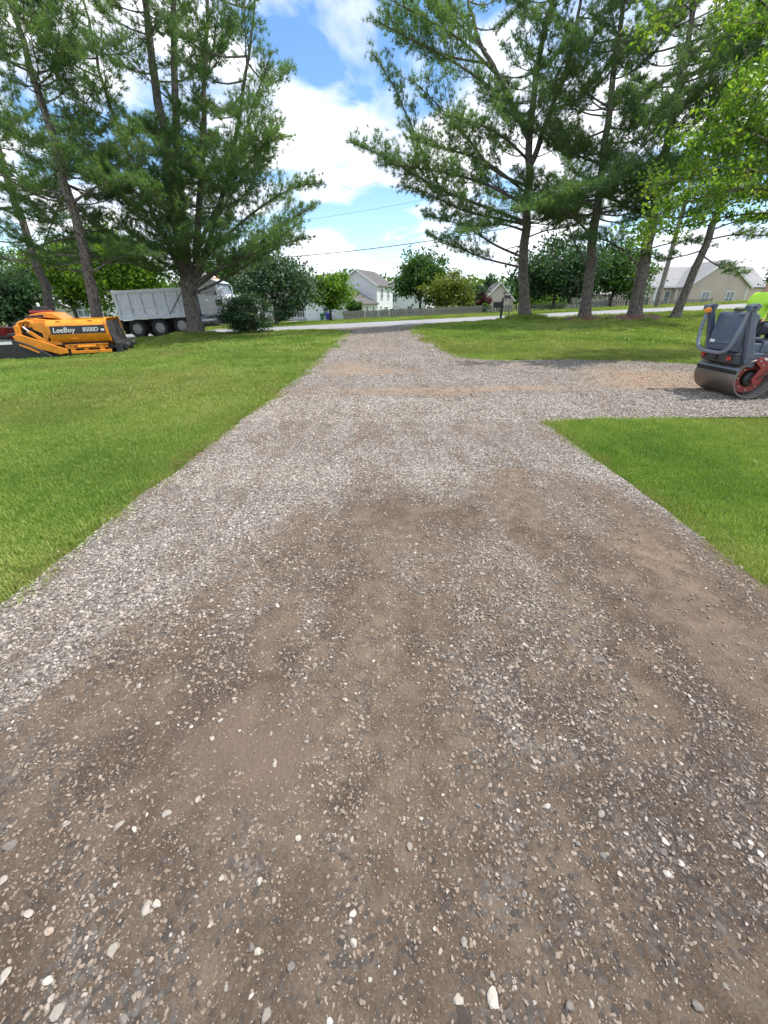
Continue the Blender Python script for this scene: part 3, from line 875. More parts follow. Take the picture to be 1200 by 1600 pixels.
def lay_grass():
    near = [clump_mesh(s, 0.16, 190, 0.02, 0.06, 0.0021) for s in range(6)]
    mid = [clump_mesh(20 + s, 0.30, 240, 0.022, 0.06, 0.004) for s in range(5)]
    far = [clump_mesh(40 + s, 0.6, 260, 0.025, 0.065, 0.009) for s in range(4)]
    tall = [clump_mesh(60 + s, 0.22, 160, 0.1, 0.32, 0.006) for s in range(3)]
    def field(n, x0, x1, y0, y1, smin, smax):
        x = rng.uniform(x0, x1, n); y = rng.uniform(y0, y1, n)
        k = ~in_drive(x, y, 0.02) & in_view(x, y, 1.0) & ~((y > 27.3) & (y < 33.8))
        k &= (np.hypot(x - 11.2, y - 25.0) > 1.45) & (np.hypot(x - 13.25, y - 23.8) > 1.8)
        x, y = x[k], y[k]
        s = rng.uniform(smin, smax, len(x)) * (0.75 + 0.5 * fbm(x, y, 0.6, 61, 3))
        return x, y, s
    def put(name, fields, meshes, parent):
        x, y, s = [np.concatenate(a) for a in zip(*fields)]
        dry = np.clip((fbm(x, y, 0.25, 71, 4) - 0.52) * 4.0, 0, 0.75)
        dry = np.clip(dry + blob(x, y, 4.0, 15.5, 4, 1.0, 0.5) + blob(x, y, 2.6, 17.5, 0.7, 2.0, 0.6) + 0.25 * smooth((y - 6) / 8) * (fbm(x, y, 0.5, 73, 4) > 0.5), 0, 0.8)
        dry = 0.5 * dry * smooth((y - 2.5) / 4)
        edge = np.minimum(np.abs(x - np.interp(y, *XL)), np.where((y < 6.1) | (y > 13), np.abs(x - np.interp(y, *XR)), 9))
        dry = np.clip(dry + np.where((edge < 0.16) & (rng.random(len(x)) < 0.4), 0.7, 0), 0, 0.85)
        n = len(x)
        P = np.stack([x, y, gz(x, y) - 0.03], -1)
        R = np.stack([rng.normal(0, 0.08, n), rng.normal(0, 0.08, n), rng.uniform(0, 6.283, n)], -1)
        return scatter(name, P, R, np.repeat(s[:, None], 3, 1), meshes, dict(dry=dry), parent)
    a = put('grass', [field(26000, -9, 9, 1.0, 7.2, 0.75, 1.2)], near, None)
    tag(a, 'mown green grass blades covering the near lawn beside the driveway', 'grass')
    b = put('grass', [field(26000, -20, 16, 7.0, 15.5, 0.8, 1.25)], mid, None)
    tag(b, 'mown green grass of the lawn further along the driveway', 'grass')
    c = put('grass', [field(15000, -34, 28, 15.0, 27.4, 0.75, 1.15), field(14000, -50, 50, 33.8, 62, 0.8, 1.3)], far, None)
    tag(c, 'distant grass of the lawns on both sides of the road', 'grass')
    # longer weeds round the tree feet
    pts = []
    for (cx, cy, r0, r1, n) in ((8.35, 26.4, 0.3, 1.1, 90), (-11.0, 25.2, 0.5, 1.5, 60), (-8.3, 26.3, 0.2, 1.0, 40), (13.25, 23.8, 1.6, 2.0, 10), (11.2, 25.0, 1.2, 1.6, 10)):
        th = rng.uniform(0, 6.283, n); r = r0 + (r1 - r0) * rng.random(n)
        pts.append((cx + r * np.cos(th), cy + r * np.sin(th), rng.uniform(0.6, 1.15, n)))
    d = put('grass', pts, tall, None)
    tag(d, 'long untrimmed grass and weeds around the feet of the pines', 'grass')
    # turf overhanging the driveway edge
    n = 2600
    y = rng.uniform(1.0, 24, n) ** 1.0
    side = rng.random(n) < 0.55
    x = np.where(side, np.interp(y, *XL) + edge_wob(y, 1) - rng.uniform(0.0, 0.09, n), np.interp(y, *XR) + edge_wob(y, 2) + rng.uniform(0.0, 0.09, n))
    k = ~in_drive(x, y, -0.04) & in_view(x, y, 0.5)
    e = put('grass', [(x[k], y[k], rng.uniform(0.4, 0.75, k.sum()))], near, None)
    tag(e, 'ragged strip of turf overhanging the edges of the driveway', 'grass')


lay_grass()

# ------------------------------------------------------------------ trees


def tubes_mesh(name, tubes):
    """tubes: list of (points (k,3), radii (k,), sides); all joined in one mesh of quads"""
    Vs = []; Fs = []; base = 0
    for P, R, n in tubes:
        P = np.asarray(P, float); R = np.asarray(R, float)
        T = np.gradient(P, axis=0); T /= np.linalg.norm(T, axis=1)[:, None] + 1e-9
        ref = np.array([1.0, 0.13, 0.0]) if abs(T[0][2]) > 0.7 else np.array([0.0, 0.0, 1.0])
        A = np.cross(T, ref); A /= np.linalg.norm(A, axis=1)[:, None] + 1e-9
        B = np.cross(A, T)
        t = np.arange(n) * 2 * np.pi / n
        ring = P[:, None, :] + R[:, None, None] * (A[:, None, :] * np.cos(t)[None, :, None] + B[:, None, :] * np.sin(t)[None, :, None])
        Vs.append(ring.reshape(-1, 3))
        k = len(P)
        i = np.arange(k - 1)[:, None] * n; j = np.arange(n)[None, :]; j2 = (j + 1) % n
        Fs.append(np.stack([i + j, i + j2, i + n + j2, i + n + j], -1).reshape(-1, 4) + base)
        base += k * n
    return np_mesh(name, np.concatenate(Vs), np.concatenate(Fs), True)


def resample(P, k):
    P = np.asarray(P, float)
    d = np.concatenate([[0], np.cumsum(np.linalg.norm(np.diff(P, axis=0), axis=1))])
    s = np.linspace(0, d[-1], k)
    Q = np.stack([np.interp(s, d, P[:, c]) for c in range(3)], -1)
    for _ in range(2):
        Q[1:-1] = 0.25 * Q[:-2] + 0.5 * Q[1:-1] + 0.25 * Q[2:]
    return Q


def needle_mesh(name, C, Dv, r, n=9, L=0.2, w=0.024, cone=0.75):
    """tufts: C centres, Dv directions; n thin needles each"""
    m = len(C)
    d = np.repeat(Dv, n, 0) + r.normal(0, cone, (m * n, 3))
    d /= np.linalg.norm(d, axis=1)[:, None] + 1e-9
    l = L * r.uniform(0.65, 1.2, m * n)[:, None]
    side = np.cross(d, r.normal(size=(m * n, 3))); side /= np.linalg.norm(side, axis=1)[:, None] + 1e-9
    c = np.repeat(C, n, 0) + r.normal(0, 0.02, (m * n, 3))
    ww = (w * r.uniform(0.7, 1.3, m * n))[:, None] * 0.5
    V = np.stack([c - side * ww, c + side * ww, c + d * l], 1).reshape(-1, 3)
    return np_mesh(name, V, np.arange(len(V)).reshape(-1, 3))


def flare(P, R, h=0.7, k=0.38):
    z0 = P[0][2]
    return R * (1 + k * np.exp(-(P[:, 2] - z0) / h * 2.4))


def pine(name, label, stems, guides=(), seed=0, limb_len=(4.8, 5.5, 1.2), z_first=3.0, top=16.0, per_m=4.2, mat='needles', dens=1.0, avoid=None, dead=11, width=1.0):
    """stems: list of (points, r0, r1); guides: hand-placed boughs as point lists. Boughs carry side twigs, twigs carry needle tufts."""
    r = np.random.default_rng(seed)
    P0 = np.asarray(stems[0][0][0], float)
    root = empty(name, tuple(P0), 0, label, 'tree', 'pines along the front lawn')
    wood = []; limbs = []
    stem_pts = []
    for si, (pts, r0, r1) in enumerate(stems):
        Q = resample(pts, 22)
        Q[1:-1] += r.normal(0, 0.035, (20, 3)) * np.array([1, 1, 0.2])
        R = r0 + (r1 - r0) * np.linspace(0, 1, 22) ** 0.85
        if si == 0: R = flare(Q, R)
        wood.append((Q, R, 14 if si == 0 else 9))
        stem_pts.append((Q, R))
    z_ground = P0[2]
    for gpts in guides:
        Q = resample(gpts, 12)
        ln = np.linalg.norm(np.diff(Q, axis=0), axis=1).sum()
        limbs.append((Q, 0.011 * ln ** 0.85 + 0.014))
    for Q, R in stem_pts:
        zt = Q[-1][2]
        z = z_ground + z_first if Q is stem_pts[0][0] else max(z_ground + z_first, Q[0][2] + 1.0)
        while z < zt - 0.3:
            z += r.exponential(1.0 / (1.5 * per_m)) * len(stem_pts) ** 0.75
            i = np.searchsorted(Q[:, 2], z)
            if i >= len(Q): break
            b = Q[i - 1] + (Q[i] - Q[i - 1]) * ((z - Q[i - 1][2]) / max(1e-6, Q[i][2] - Q[i - 1][2]))
            f = (z - z_ground) / top
            L = np.interp(f, [0.15, 0.45, 1.0], limb_len) * r.uniform(0.55, 1.1)
            az = r.uniform(0, 2 * np.pi)
            rise = r.uniform(-0.05, 0.38) + 0.4 * max(0, f - 0.4)
            t = np.linspace(0, 1, 9)
            hd = np.array([np.cos(az), np.sin(az), 0])
            sd = np.array([-np.sin(az), np.cos(az), 0]) * r.normal(0, 0.12)
            K = b + np.outer(t, hd) * L * 0.95 + np.outer(t ** 2, sd) * L + np.outer(rise * t * L + (0.16 * L) * t ** 2.5 - 0.1 * L * np.sin(t * np.pi), [0, 0, 1])
            if avoid is not None and avoid(K[-1]): continue
            limbs.append((K + r.normal(0, 0.03, K.shape) * t[:, None], 0.010 * L ** 0.9 + 0.010))
    for _ in range(dead):                                  # bare dead stubs low on the trunk
        Q, R = stem_pts[0]
        z = z_ground + r.uniform(1.6, z_first + 1.2); i = min(len(Q) - 1, np.searchsorted(Q[:, 2], z)); az = r.uniform(0, 6.283)
        L = r.uniform(0.4, 1.6)
        wood.append((np.array([Q[i] + np.array([np.cos(az), np.sin(az), 0.15 * r.normal()]) * L * u for u in (0, 0.5, 1)]), np.array([0.035, 0.025, 0.008]), 5))
    C = []; Dv = []
    for Q, r0 in limbs:
        n = len(Q)
        wood.append((Q, r0 * (1 - 0.82 * np.linspace(0, 1, n)), 6))
        seg = np.linalg.norm(np.diff(Q, axis=0), axis=1); d = np.concatenate([[0], np.cumsum(seg)]); ln = d[-1]
        s = 0.22 * ln + 0.2
        sgn = 1
        while s < ln:
            f = s / ln
            p = np.array([np.interp(s, d, Q[:, c]) for c in range(3)])
            q = np.array([np.interp(min(ln, s + 0.2), d, Q[:, c]) for c in range(3)])
            t = q - p; t /= np.linalg.norm(t) + 1e-9
            lat = np.cross(t, [0, 0, 1.0]); lat /= np.linalg.norm(lat) + 1e-9
            a = r.uniform(0.55, 1.1)
            dr = t * math.cos(a) + lat * sgn * math.sin(a) + np.array([0, 0, r.uniform(-0.12, 0.42)])
            dr /= np.linalg.norm(dr)
            tl = (0.3 + 0.36 * ln * (1 - f) ** 0.8 * min(1, 2.2 * f)) * r.uniform(0.6, 1.2)
            tl = min(tl, 2.3)
            kk = 4
            u = np.linspace(0, 1, kk)
            tw = p + np.outer(u, dr) * tl + np.outer(u ** 2, [0, 0, 0.14 * tl])
            wood.append((tw, 0.014 * (1 - 0.75 * u) + 0.003, 3))
            m = max(3, int(tl / 0.07 * dens))
            uu = r.uniform(0.22, 1.03, m)
            c = p + np.outer(uu, dr) * tl + np.outer(uu ** 2, [0, 0, 0.14 * tl]) + r.normal(0, 0.07 + 0.05 * tl, (m, 3)) * np.array([1, 1, 0.55])
            C.append(c)
            dd = dr + np.array([0, 0, 0.35]) + r.normal(0, 0.35, (m, 3)); Dv.append(dd / np.linalg.norm(dd, axis=1)[:, None])
            s += r.uniform(0.13, 0.28); sgn = -sgn
        m = max(3, int(ln / 0.18 * dens)); uu = np.sort(r.uniform(0.45, 1.0, m)) * ln
        c = np.stack([np.interp(uu, d, Q[:, k]) for k in range(3)], -1) + r.normal(0, 0.06, (m, 3))
        C.append(c); tt = Q[-1] - Q[-3]; tt = tt / np.linalg.norm(tt)
        dd = tt + r.normal(0, 0.4, (m, 3)); Dv.append(dd / np.linalg.norm(dd, axis=1)[:, None])
    C = np.concatenate(C); Dv = np.concatenate(Dv)
    inv = -P0
    tm = tubes_mesh('trunk', [(P + inv, R, n) for P, R, n in wood[:len(stems)]])
    link('trunk', tm, M['bark_pine'], root)
    link('branches', tubes_mesh('branches', [(P + inv, R, n) for P, R, n in wood[len(stems):]]), M['bark_pine'], root)
    link('crown', needle_mesh('crown', C + inv, Dv, r, 13, 0.22, 0.019 * width), M[mat], root)
    return root, len(C) * 9


def leaf_mesh(name, C, r, size, up=0.6):
    m = len(C)
    nrm = r.normal(size=(m, 3)) + np.array([0, 0, up]); nrm /= np.linalg.norm(nrm, axis=1)[:, None]
    a = np.cross(nrm, r.normal(size=(m, 3))); a /= np.linalg.norm(a, axis=1)[:, None] + 1e-9
    b = np.cross(nrm, a)
    s = (size * r.uniform(0.6, 1.25, m))[:, None]
    V = np.stack([C - a * s * 0.55, C + b * s * 0.34 + nrm * s * 0.06, C + a * s * 0.6 - nrm * s * 0.1, C - b * s * 0.34 + nrm * s * 0.06], 1).reshape(-1, 3)
    return np_mesh(name, V, np.arange(len(V)).reshape(-1, 4))


def broadleaf(name, label, base, trunk_h, crown_c, crown_r, n_clump, n_leaf, leaf, mat, seed=0, trunk_r=0.15, clump_r=0.3, cat='tree', group=None, stems=1, bark='bark_grey', limb_k=1.0, hollow=0.35, drop=0.0):
    """trunk that forks into limbs, each limb ending in a clump of leaves; crown outline uneven, with gaps between the clumps"""
    r = np.random.default_rng(seed)
    base = np.array(base, float); cc = np.array(crown_c, float); cr = np.array(crown_r, float)
    root = empty(name, tuple(base), 0, label, cat, group)
    th = r.uniform(0, 2 * np.pi, n_clump); ph = np.arccos(r.uniform(-0.85, 1, n_clump)); rad = (hollow + (1 - hollow) * r.random(n_clump)) ** 0.7
    dirs = np.stack([np.sin(ph) * np.cos(th), np.sin(ph) * np.sin(th), np.cos(ph)], -1)
    K = cc + dirs * cr * rad[:, None] * r.uniform(0.78, 1.08, (n_clump, 1))
    K[:, 2] -= drop * r.random(n_clump)
    wood = []
    fork = base + np.array([0, 0, trunk_h])
    for s in range(stems):
        off = r.normal(0, 0.12, 3) * np.array([1, 1, 0]) * (stems > 1)
        P = resample([base + off, base + off * 2 + np.array([r.normal(0, 0.05), r.normal(0, 0.05), trunk_h * 0.6]), fork + off * 3, cc + off * 4 + np.array([0, 0, cr[2] * 0.45])], 10)
        R = trunk_r * (1 - 0.8 * np.linspace(0, 1, 10)) / stems ** 0.5
        wood.append((P, flare(P, R, 0.5, 0.4), 9))
    main = wood[0][0]
    for k in K:
        i = r.integers(3, 8); b = main[min(9, i)]
        if b[2] > k[2] + cr[2] * 0.3: b = main[3]
        mid = b + (k - b) * 0.5 + np.array([0, 0, 0.1 * np.linalg.norm(k - b)])
        P = resample([b, mid, k], 5)
        wood.append((P, trunk_r * 0.33 * limb_k * (1 - 0.8 * np.linspace(0, 1, 5)), 4))
    per = max(4, int(1.6 * n_leaf) // n_clump)
    cl = clump_r * cr.mean()
    sz = r.uniform(0.6, 1.35, n_clump)
    C = np.repeat(K, per, 0) + r.normal(0, 1, (n_clump * per, 3)) * cl * np.repeat(sz, per)[:, None] * np.array([1, 1, 0.62])
    zmin = base[2] + 0.05
    C = C[C[:, 2] > zmin]
    link('trunk', tubes_mesh('trunk', [(P - base, R, n) for P, R, n in wood]), M[bark], root)
    link('crown', leaf_mesh('crown', C - base, r, leaf), M[mat], root)
    return root


def G(px, D):
    """ground point at photo column px and distance D"""
    x = at(px, 490, D).x
    return Vector((x, D, g(x, D)))


def stem_px(D, pts, base=None, dD=0.0):
    out = []
    for i, (px, py) in enumerate(pts):
        out.append(at(px, py, D + dD * i / max(1, len(pts) - 1)))
    if base is not None: out[0] = base
    return [tuple(p) for p in out]


TRI = 0
# the big many-stemmed pine in front of the dump truck
D = 25.2
b = Vector((-10.75, D, g(-10.75, D) - 0.1))
gap_l = lambda p: p[0] > -3.4 - 0.10 * max(0, p[2] - 5)
big = [
    (stem_px(D, [(305, 520), (297, 470), (285, 400), (262, 250), (240, 110), (205, -160)], b), 0.42, 0.07),
    (stem_px(D, [(300, 455), (288, 390), (276, 250), (272, 110), (268, -190)]), 0.30, 0.06),
    (stem_px(D + 0.3, [(302, 450), (312, 330), (318, 200), (322, 60), (330, -150)]), 0.22, 0.05),
    (stem_px(D, [(300, 450), (330, 370), (362, 250), (385, 120), (398, 0)], dD=-1.5), 0.17, 0.04),
    (stem_px(D, [(296, 450), (245, 345), (200, 250), (160, 130), (130, 0)], dD=-1.2), 0.16, 0.04)]
big_g = [stem_px(D, p, None, d) for p, d in (
    ([(303, 452), (345, 420), (400, 385), (450, 345), (492, 320)], -3.0),
    ([(305, 458), (360, 432), (415, 395), (455, 375), (480, 372)], -2.0),
    ([(300, 430), (350, 370), (410, 320), (460, 288), (502, 285)], -2.5),
    ([(300, 445), (268, 420), (235, 395), (200, 375)], -3.0),
    ([(298, 455), (262, 435), (225, 405), (185, 398)], -1.0),
    ([(300, 440), (275, 400), (240, 350), (205, 310)], -3.5),
    ([(305, 430), (345, 330), (400, 240), (436, 190)], -2.0),
    ([(300, 445), (330, 425), (380, 405), (425, 380), (462, 352)], -4.5),
    ([(305, 400), (350, 300), (410, 225), (440, 210)], -3.5),
    ([(310, 380), (360, 280), (400, 150), (425, 80)], -1.0),
    ([(300, 440), (320, 400), (330, 380), (345, 360)], -3.5),
    ([(298, 430), (285, 370), (262, 330), (232, 290)], -4.0))]
_, n = pine('pine_tree', 'huge many-stemmed pine standing in front of the dump truck', big, big_g, 1, (3.4, 4.4, 1.8), 3.4, 17, 4.8, avoid=gap_l, dens=1.0); TRI += n

for (nm, lab, D, pts, r0, sd, mat, mlen, gd) in (
    ('pine_tree', 'tall pine rising behind the yellow paver, its trunk just left of the dump bed', 22.0, [(158, 520), (146, 470), (130, 380), (95, 260), (62, 150), (20, 10), (-30, -160)], 0.30, 2, 'needles', (4.2, 3.8, 1.2),
     [([(140, 430), (175, 405), (215, 395), (250, 400)], -1), ([(130, 370), (95, 350), (50, 345), (10, 330)], -1), ([(110, 320), (150, 290), (190, 280), (225, 290)], -2)]),
    ('pine_tree', 'leftmost pine, leaning trunk rising behind the red pickup', 25.5, [(88, 520), (73, 455), (52, 400), (18, 300), (-15, 190), (-60, 50), (-110, -120)], 0.26, 3, 'needles_dark', (4.4, 4.0, 1.2),
     [([(60, 415), (35, 425), (10, 440), (-20, 445)], -2), ([(50, 390), (85, 375), (130, 370), (165, 380)], -2), ([(55, 410), (75, 370), (85, 330), (110, 300)], 0)])):
    b = at(*pts[0], D); b.z = g(b.x, D) - 0.1
    _, n = pine(nm, lab, [(stem_px(D, pts, b), r0, 0.05)], [stem_px(D, p, None, d) for p, d in gd], sd, mlen, 3.8, 16, 3.8, mat, avoid=gap_l, dens=1.0); TRI += n

# the row on the right
gap_r = lambda p: p[0] < 1.6 + 0.0 * p[2]
D = 26.4
b = Vector((8.35, D, g(8.35, D) - 0.1))
st = [(stem_px(D, [(815, 498), (817, 440), (818, 370), (828, 280), (826, 200), (838, 110), (862, 0), (880, -160)], b), 0.32, 0.06),
      (stem_px(D, [(826, 215), (800, 160), (775, 110), (745, 60), (720, -60)], dD=-1.0), 0.17, 0.04),
      (stem_px(D, [(828, 260), (850, 200), (885, 110), (905, 20), (915, -120)], dD=-0.5), 0.15, 0.04)]
gd = [stem_px(D, p, None, d) for p, d in (
    ([(810, 417), (755, 404), (705, 382), (668, 365)], -1.5),
    ([(812, 400), (765, 380), (735, 355), (700, 345), (662, 335)], -2.5),
    ([(815, 345), (750, 320), (690, 300), (640, 268), (585, 235), (548, 222)], -4.5),
    ([(818, 320), (770, 290), (710, 272), (650, 262), (590, 252)], -4.0),
    ([(690, 300), (665, 250), (640, 190), (605, 110), (582, 85)], -1.0),
    ([(822, 290), (770, 270), (720, 200), (670, 150), (640, 120)], -3.0),
    ([(818, 350), (770, 340), (720, 330), (670, 300), (630, 290)], -3.5),
    ([(800, 165), (740, 115), (680, 80), (620, 50), (585, 30)], -3.0),
    ([(780, 120), (720, 60), (650, 20), (590, -10)], -3.0),
    ([(770, 100), (700, 90), (640, 60), (600, 20)], -1.5),
    ([(760, 80), (710, 30), (660, -20), (600, -40)], 0.5),
    ([(820, 300), (760, 250), (690, 230), (640, 215)], -2.5),
    ([(815, 375), (850, 360), (890, 355), (925, 340)], -2.0),
    ([(818, 360), (790, 350), (755, 350), (720, 365)], -4.0),
    ([(825, 250), (790, 215), (745, 190), (700, 180)], -4.0))]
_, n = pine('pine_tree', 'forked pine nearest the mailbox, boughs reaching out over the driveway', st, gd, 4, (3.0, 4.2, 1.4), 4.6, 16, 3.6, avoid=gap_r, dens=1.0); TRI += n
for (lab, D, pts, r0, sd, mat, gd) in (
    ('pine standing in a red mulch ring, second trunk of the right row', 25.0, [(913, 498), (920, 440), (930, 350), (945, 230), (960, 120), (975, 0), (990, -140)], 0.30, 5, 'needles',
     [([(920, 420), (900, 385), (885, 345), (870, 310)], -1), ([(925, 370), (890, 330), (850, 320), (810, 330)], -4), ([(930, 330), (960, 320), (1000, 330), (1030, 350)], -3)]),
    ('thick dark pine in a mulch ring, third trunk of the right row', 23.8, [(990, 498), (1003, 430), (1018, 350), (1040, 240), (1062, 120), (1085, 0), (1110, -130)], 0.33, 6, 'needles_dark',
     [([(1005, 420), (960, 380), (930, 370), (900, 375)], -2), ([(1010, 390), (1045, 380), (1080, 375), (1110, 385)], -1), ([(1020, 330), (980, 300), (930, 290), (880, 300)], -4)]),
    ('slender pine leaning right, last trunk of the right row', 22.7, [(1053, 498), (1075, 450), (1095, 400), (1130, 310), (1165, 210), (1200, 100), (1245, -60)], 0.21, 7, 'needles',
     [([(1105, 375), (1150, 365), (1190, 368), (1230, 372)], -1), ([(1110, 360), (1150, 345), (1185, 345), (1220, 330)], 0), ([(1100, 390), (1070, 400), (1040, 405), (1000, 400)], 1),
      ([(1120, 330), (1160, 310), (1195, 300), (1230, 310)], 1), ([(1098, 400), (1120, 415), (1145, 425), (1165, 428)], 0)])):
    b = at(*pts[0], D); b.z = g(b.x, D) - 0.08
    _, n = pine('pine_tree', lab, [(stem_px(D, pts, b), r0, 0.05)], [stem_px(D, p, None, d) for p, d in gd], sd, (4.6, 4.8, 1.4), 4.4 if sd < 7 else 5.5, 16, 4.4 if sd < 7 else 3.2, mat, avoid=gap_r, dens=1.0); TRI += n

# mulch rings
for (x, y, rr, lab) in ((11.2, 25.0, 1.15, 'low ring of red mulch round the second right-hand pine'), (13.25, 23.8, 1.5, 'wide ring of red mulch round the thick dark pine')):
    V = [(0, 0, 0.17)]; Fm = []
    for k, (q, h) in enumerate(((0.45, 0.14), (0.8, 0.07), (1.0, -0.06))):
        for j in range(28):
            t = j * 2 * math.pi / 28; q2 = rr * q * (1 + 0.12 * math.sin(3 * t + x) + rnd.uniform(-0.05, 0.05))
            V.append((q2 * math.cos(t), q2 * math.sin(t), h + rnd.uniform(-0.015, 0.015) + g(x + q2 * math.cos(t), y + q2 * math.sin(t)) - g(x, y)))
    for j in range(28): Fm.append((0, 1 + j, 1 + (j + 1) % 28))
    for k in range(2):
        for j in range(28):
            a, b2 = 1 + k * 28 + j, 1 + k * 28 + (j + 1) % 28
            Fm.append((a, a + 28, b2 + 28, b2))
    o = MB().add(V, Fm).build('mulch_bed', M['mulch'], None, True, loc=(x, y, g(x, y)))
    tag(o, lab, 'mulch', 'mulch rings')

# broadleaf tree whose fresh boughs hang in from the right edge
r_ = np.random.default_rng(88)


def overhang():
    base = np.array([13.2, 12.2, g(13.2, 12.2)])
    root = empty('maple_tree', tuple(base), 0, 'young maple with fresh yellow-green leaves hanging in over the right lawn', 'tree')
    wood = []; C = []
    tp = resample([base, base + [0.1, 0, 2.5], base + [-0.2, 0.1, 5.0], base + [0.1, 0.3, 8.5]], 12)
    wood.append((tp, flare(tp, 0.2 * (1 - 0.75 * np.linspace(0, 1, 12)), 0.5, 0.4), 10))
    boughs = []
    for (pts, D0, dD) in (
        ([(1290, 330), (1200, 290), (1110, 300), (1040, 330), (995, 350)], 13.0, -0.6),
        ([(1290, 320), (1190, 250), (1130, 230), (1085, 250), (1050, 290)], 13.0, -1.0),
        ([(1280, 300), (1190, 220), (1150, 170), (1110, 180), (1075, 215)], 12.8, -1.0),
        ([(1290, 340), (1190, 330), (1120, 340), (1060, 355), (1010, 368)], 13.2, 0.3),
        ([(1290, 300), (1200, 180), (1175, 130), (1150, 150)], 12.6, -1.2),
        ([(1290, 200), (1230, 60), (1190, 20), (1160, 40)], 12.6, -0.8),
        ([(1290, 260), (1230, 130), (1195, 90), (1180, 110)], 12.6, -0.5),
        ([(1290, 310), (1180, 260), (1100, 262), (1040, 285)], 12.4, -0.9),
        ([(1290, 330), (1180, 300), (1110, 285), (1070, 310), (1030, 345)], 13.4, -0.2),
        ([(1290, 300), (1185, 200), (1130, 205), (1090, 235)], 12.2, -0.6),
        ([(1290, 150), (1180, -30), (1100, -20), (1040, 25)], 12.6, -0.8)):
        boughs.append(np.array([at(px, py, D0 + dD * i / 3) for i, (px, py) in enumerate(pts)]))
    for az, z0, L in [(r_.uniform(-1.7, 1.9), r_.uniform(2.6, 7.5), r_.uniform(1.8, 3.0)) for _ in range(16)]:
        i = np.searchsorted(tp[:, 2], base[2] + z0); b0 = tp[min(i, 11)]
        boughs.append(np.array([b0 + np.array([np.cos(az), np.sin(az), 0.35]) * L * u for u in (0, 0.35, 0.7, 1)]))
    for B in boughs:
        i = np.argmin(np.abs(tp[:, 2] - (B[0][2] - 0.6)))
        B = np.concatenate([[tp[i]], B]) if np.linalg.norm(tp[i] - B[0]) > 0.1 else B
        Q = resample(B, 14)
        wood.append((Q, 0.05 * (1 - 0.88 * np.linspace(0, 1, 14)) , 6))
        for k in range(4, 14):
            for _ in range(4):
                d = r_.normal(size=3) * np.array([1, 1, 0.6]) + (Q[-1] - Q[4]) / np.linalg.norm(Q[-1] - Q[4]) * 0.8
                d /= np.linalg.norm(d); L = r_.uniform(0.25, 0.75)
                tw = np.array([Q[k], Q[k] + d * L * 0.5, Q[k] + d * L + [0, 0, -0.1 * L]])
                wood.append((tw, np.array([0.01, 0.007, 0.003]), 3))
                m = r_.integers(26, 44)
                C.append(tw[0] + np.outer(r_.uniform(0.25, 1.1, m), d * L) + r_.normal(0, 0.085, (m, 3)))
    C = np.concatenate(C)
    link('trunk', tubes_mesh('trunk', [(P - base, R, n) for P, R, n in wood]), M['bark_grey'], root)
    link('crown', leaf_mesh('crown', C - base, r_, 0.095, 0.7), M['leaf_fresh'], root)


overhang()

# bush beside the dump truck's front wheel
bb = Vector((-8.05, 26.3, g(-8.05, 26.3)))
broadleaf('bush', 'dense dark bush on the lawn hiding the front wheel of the dump truck', bb, 0.3, bb + Vector((0, 0, 1.05)), (1.4, 1.0, 1.05), 70, 8000, 0.09, 'leaf_dark', 31, 0.08, 0.2, 'bush', None, 4, hollow=0.5)

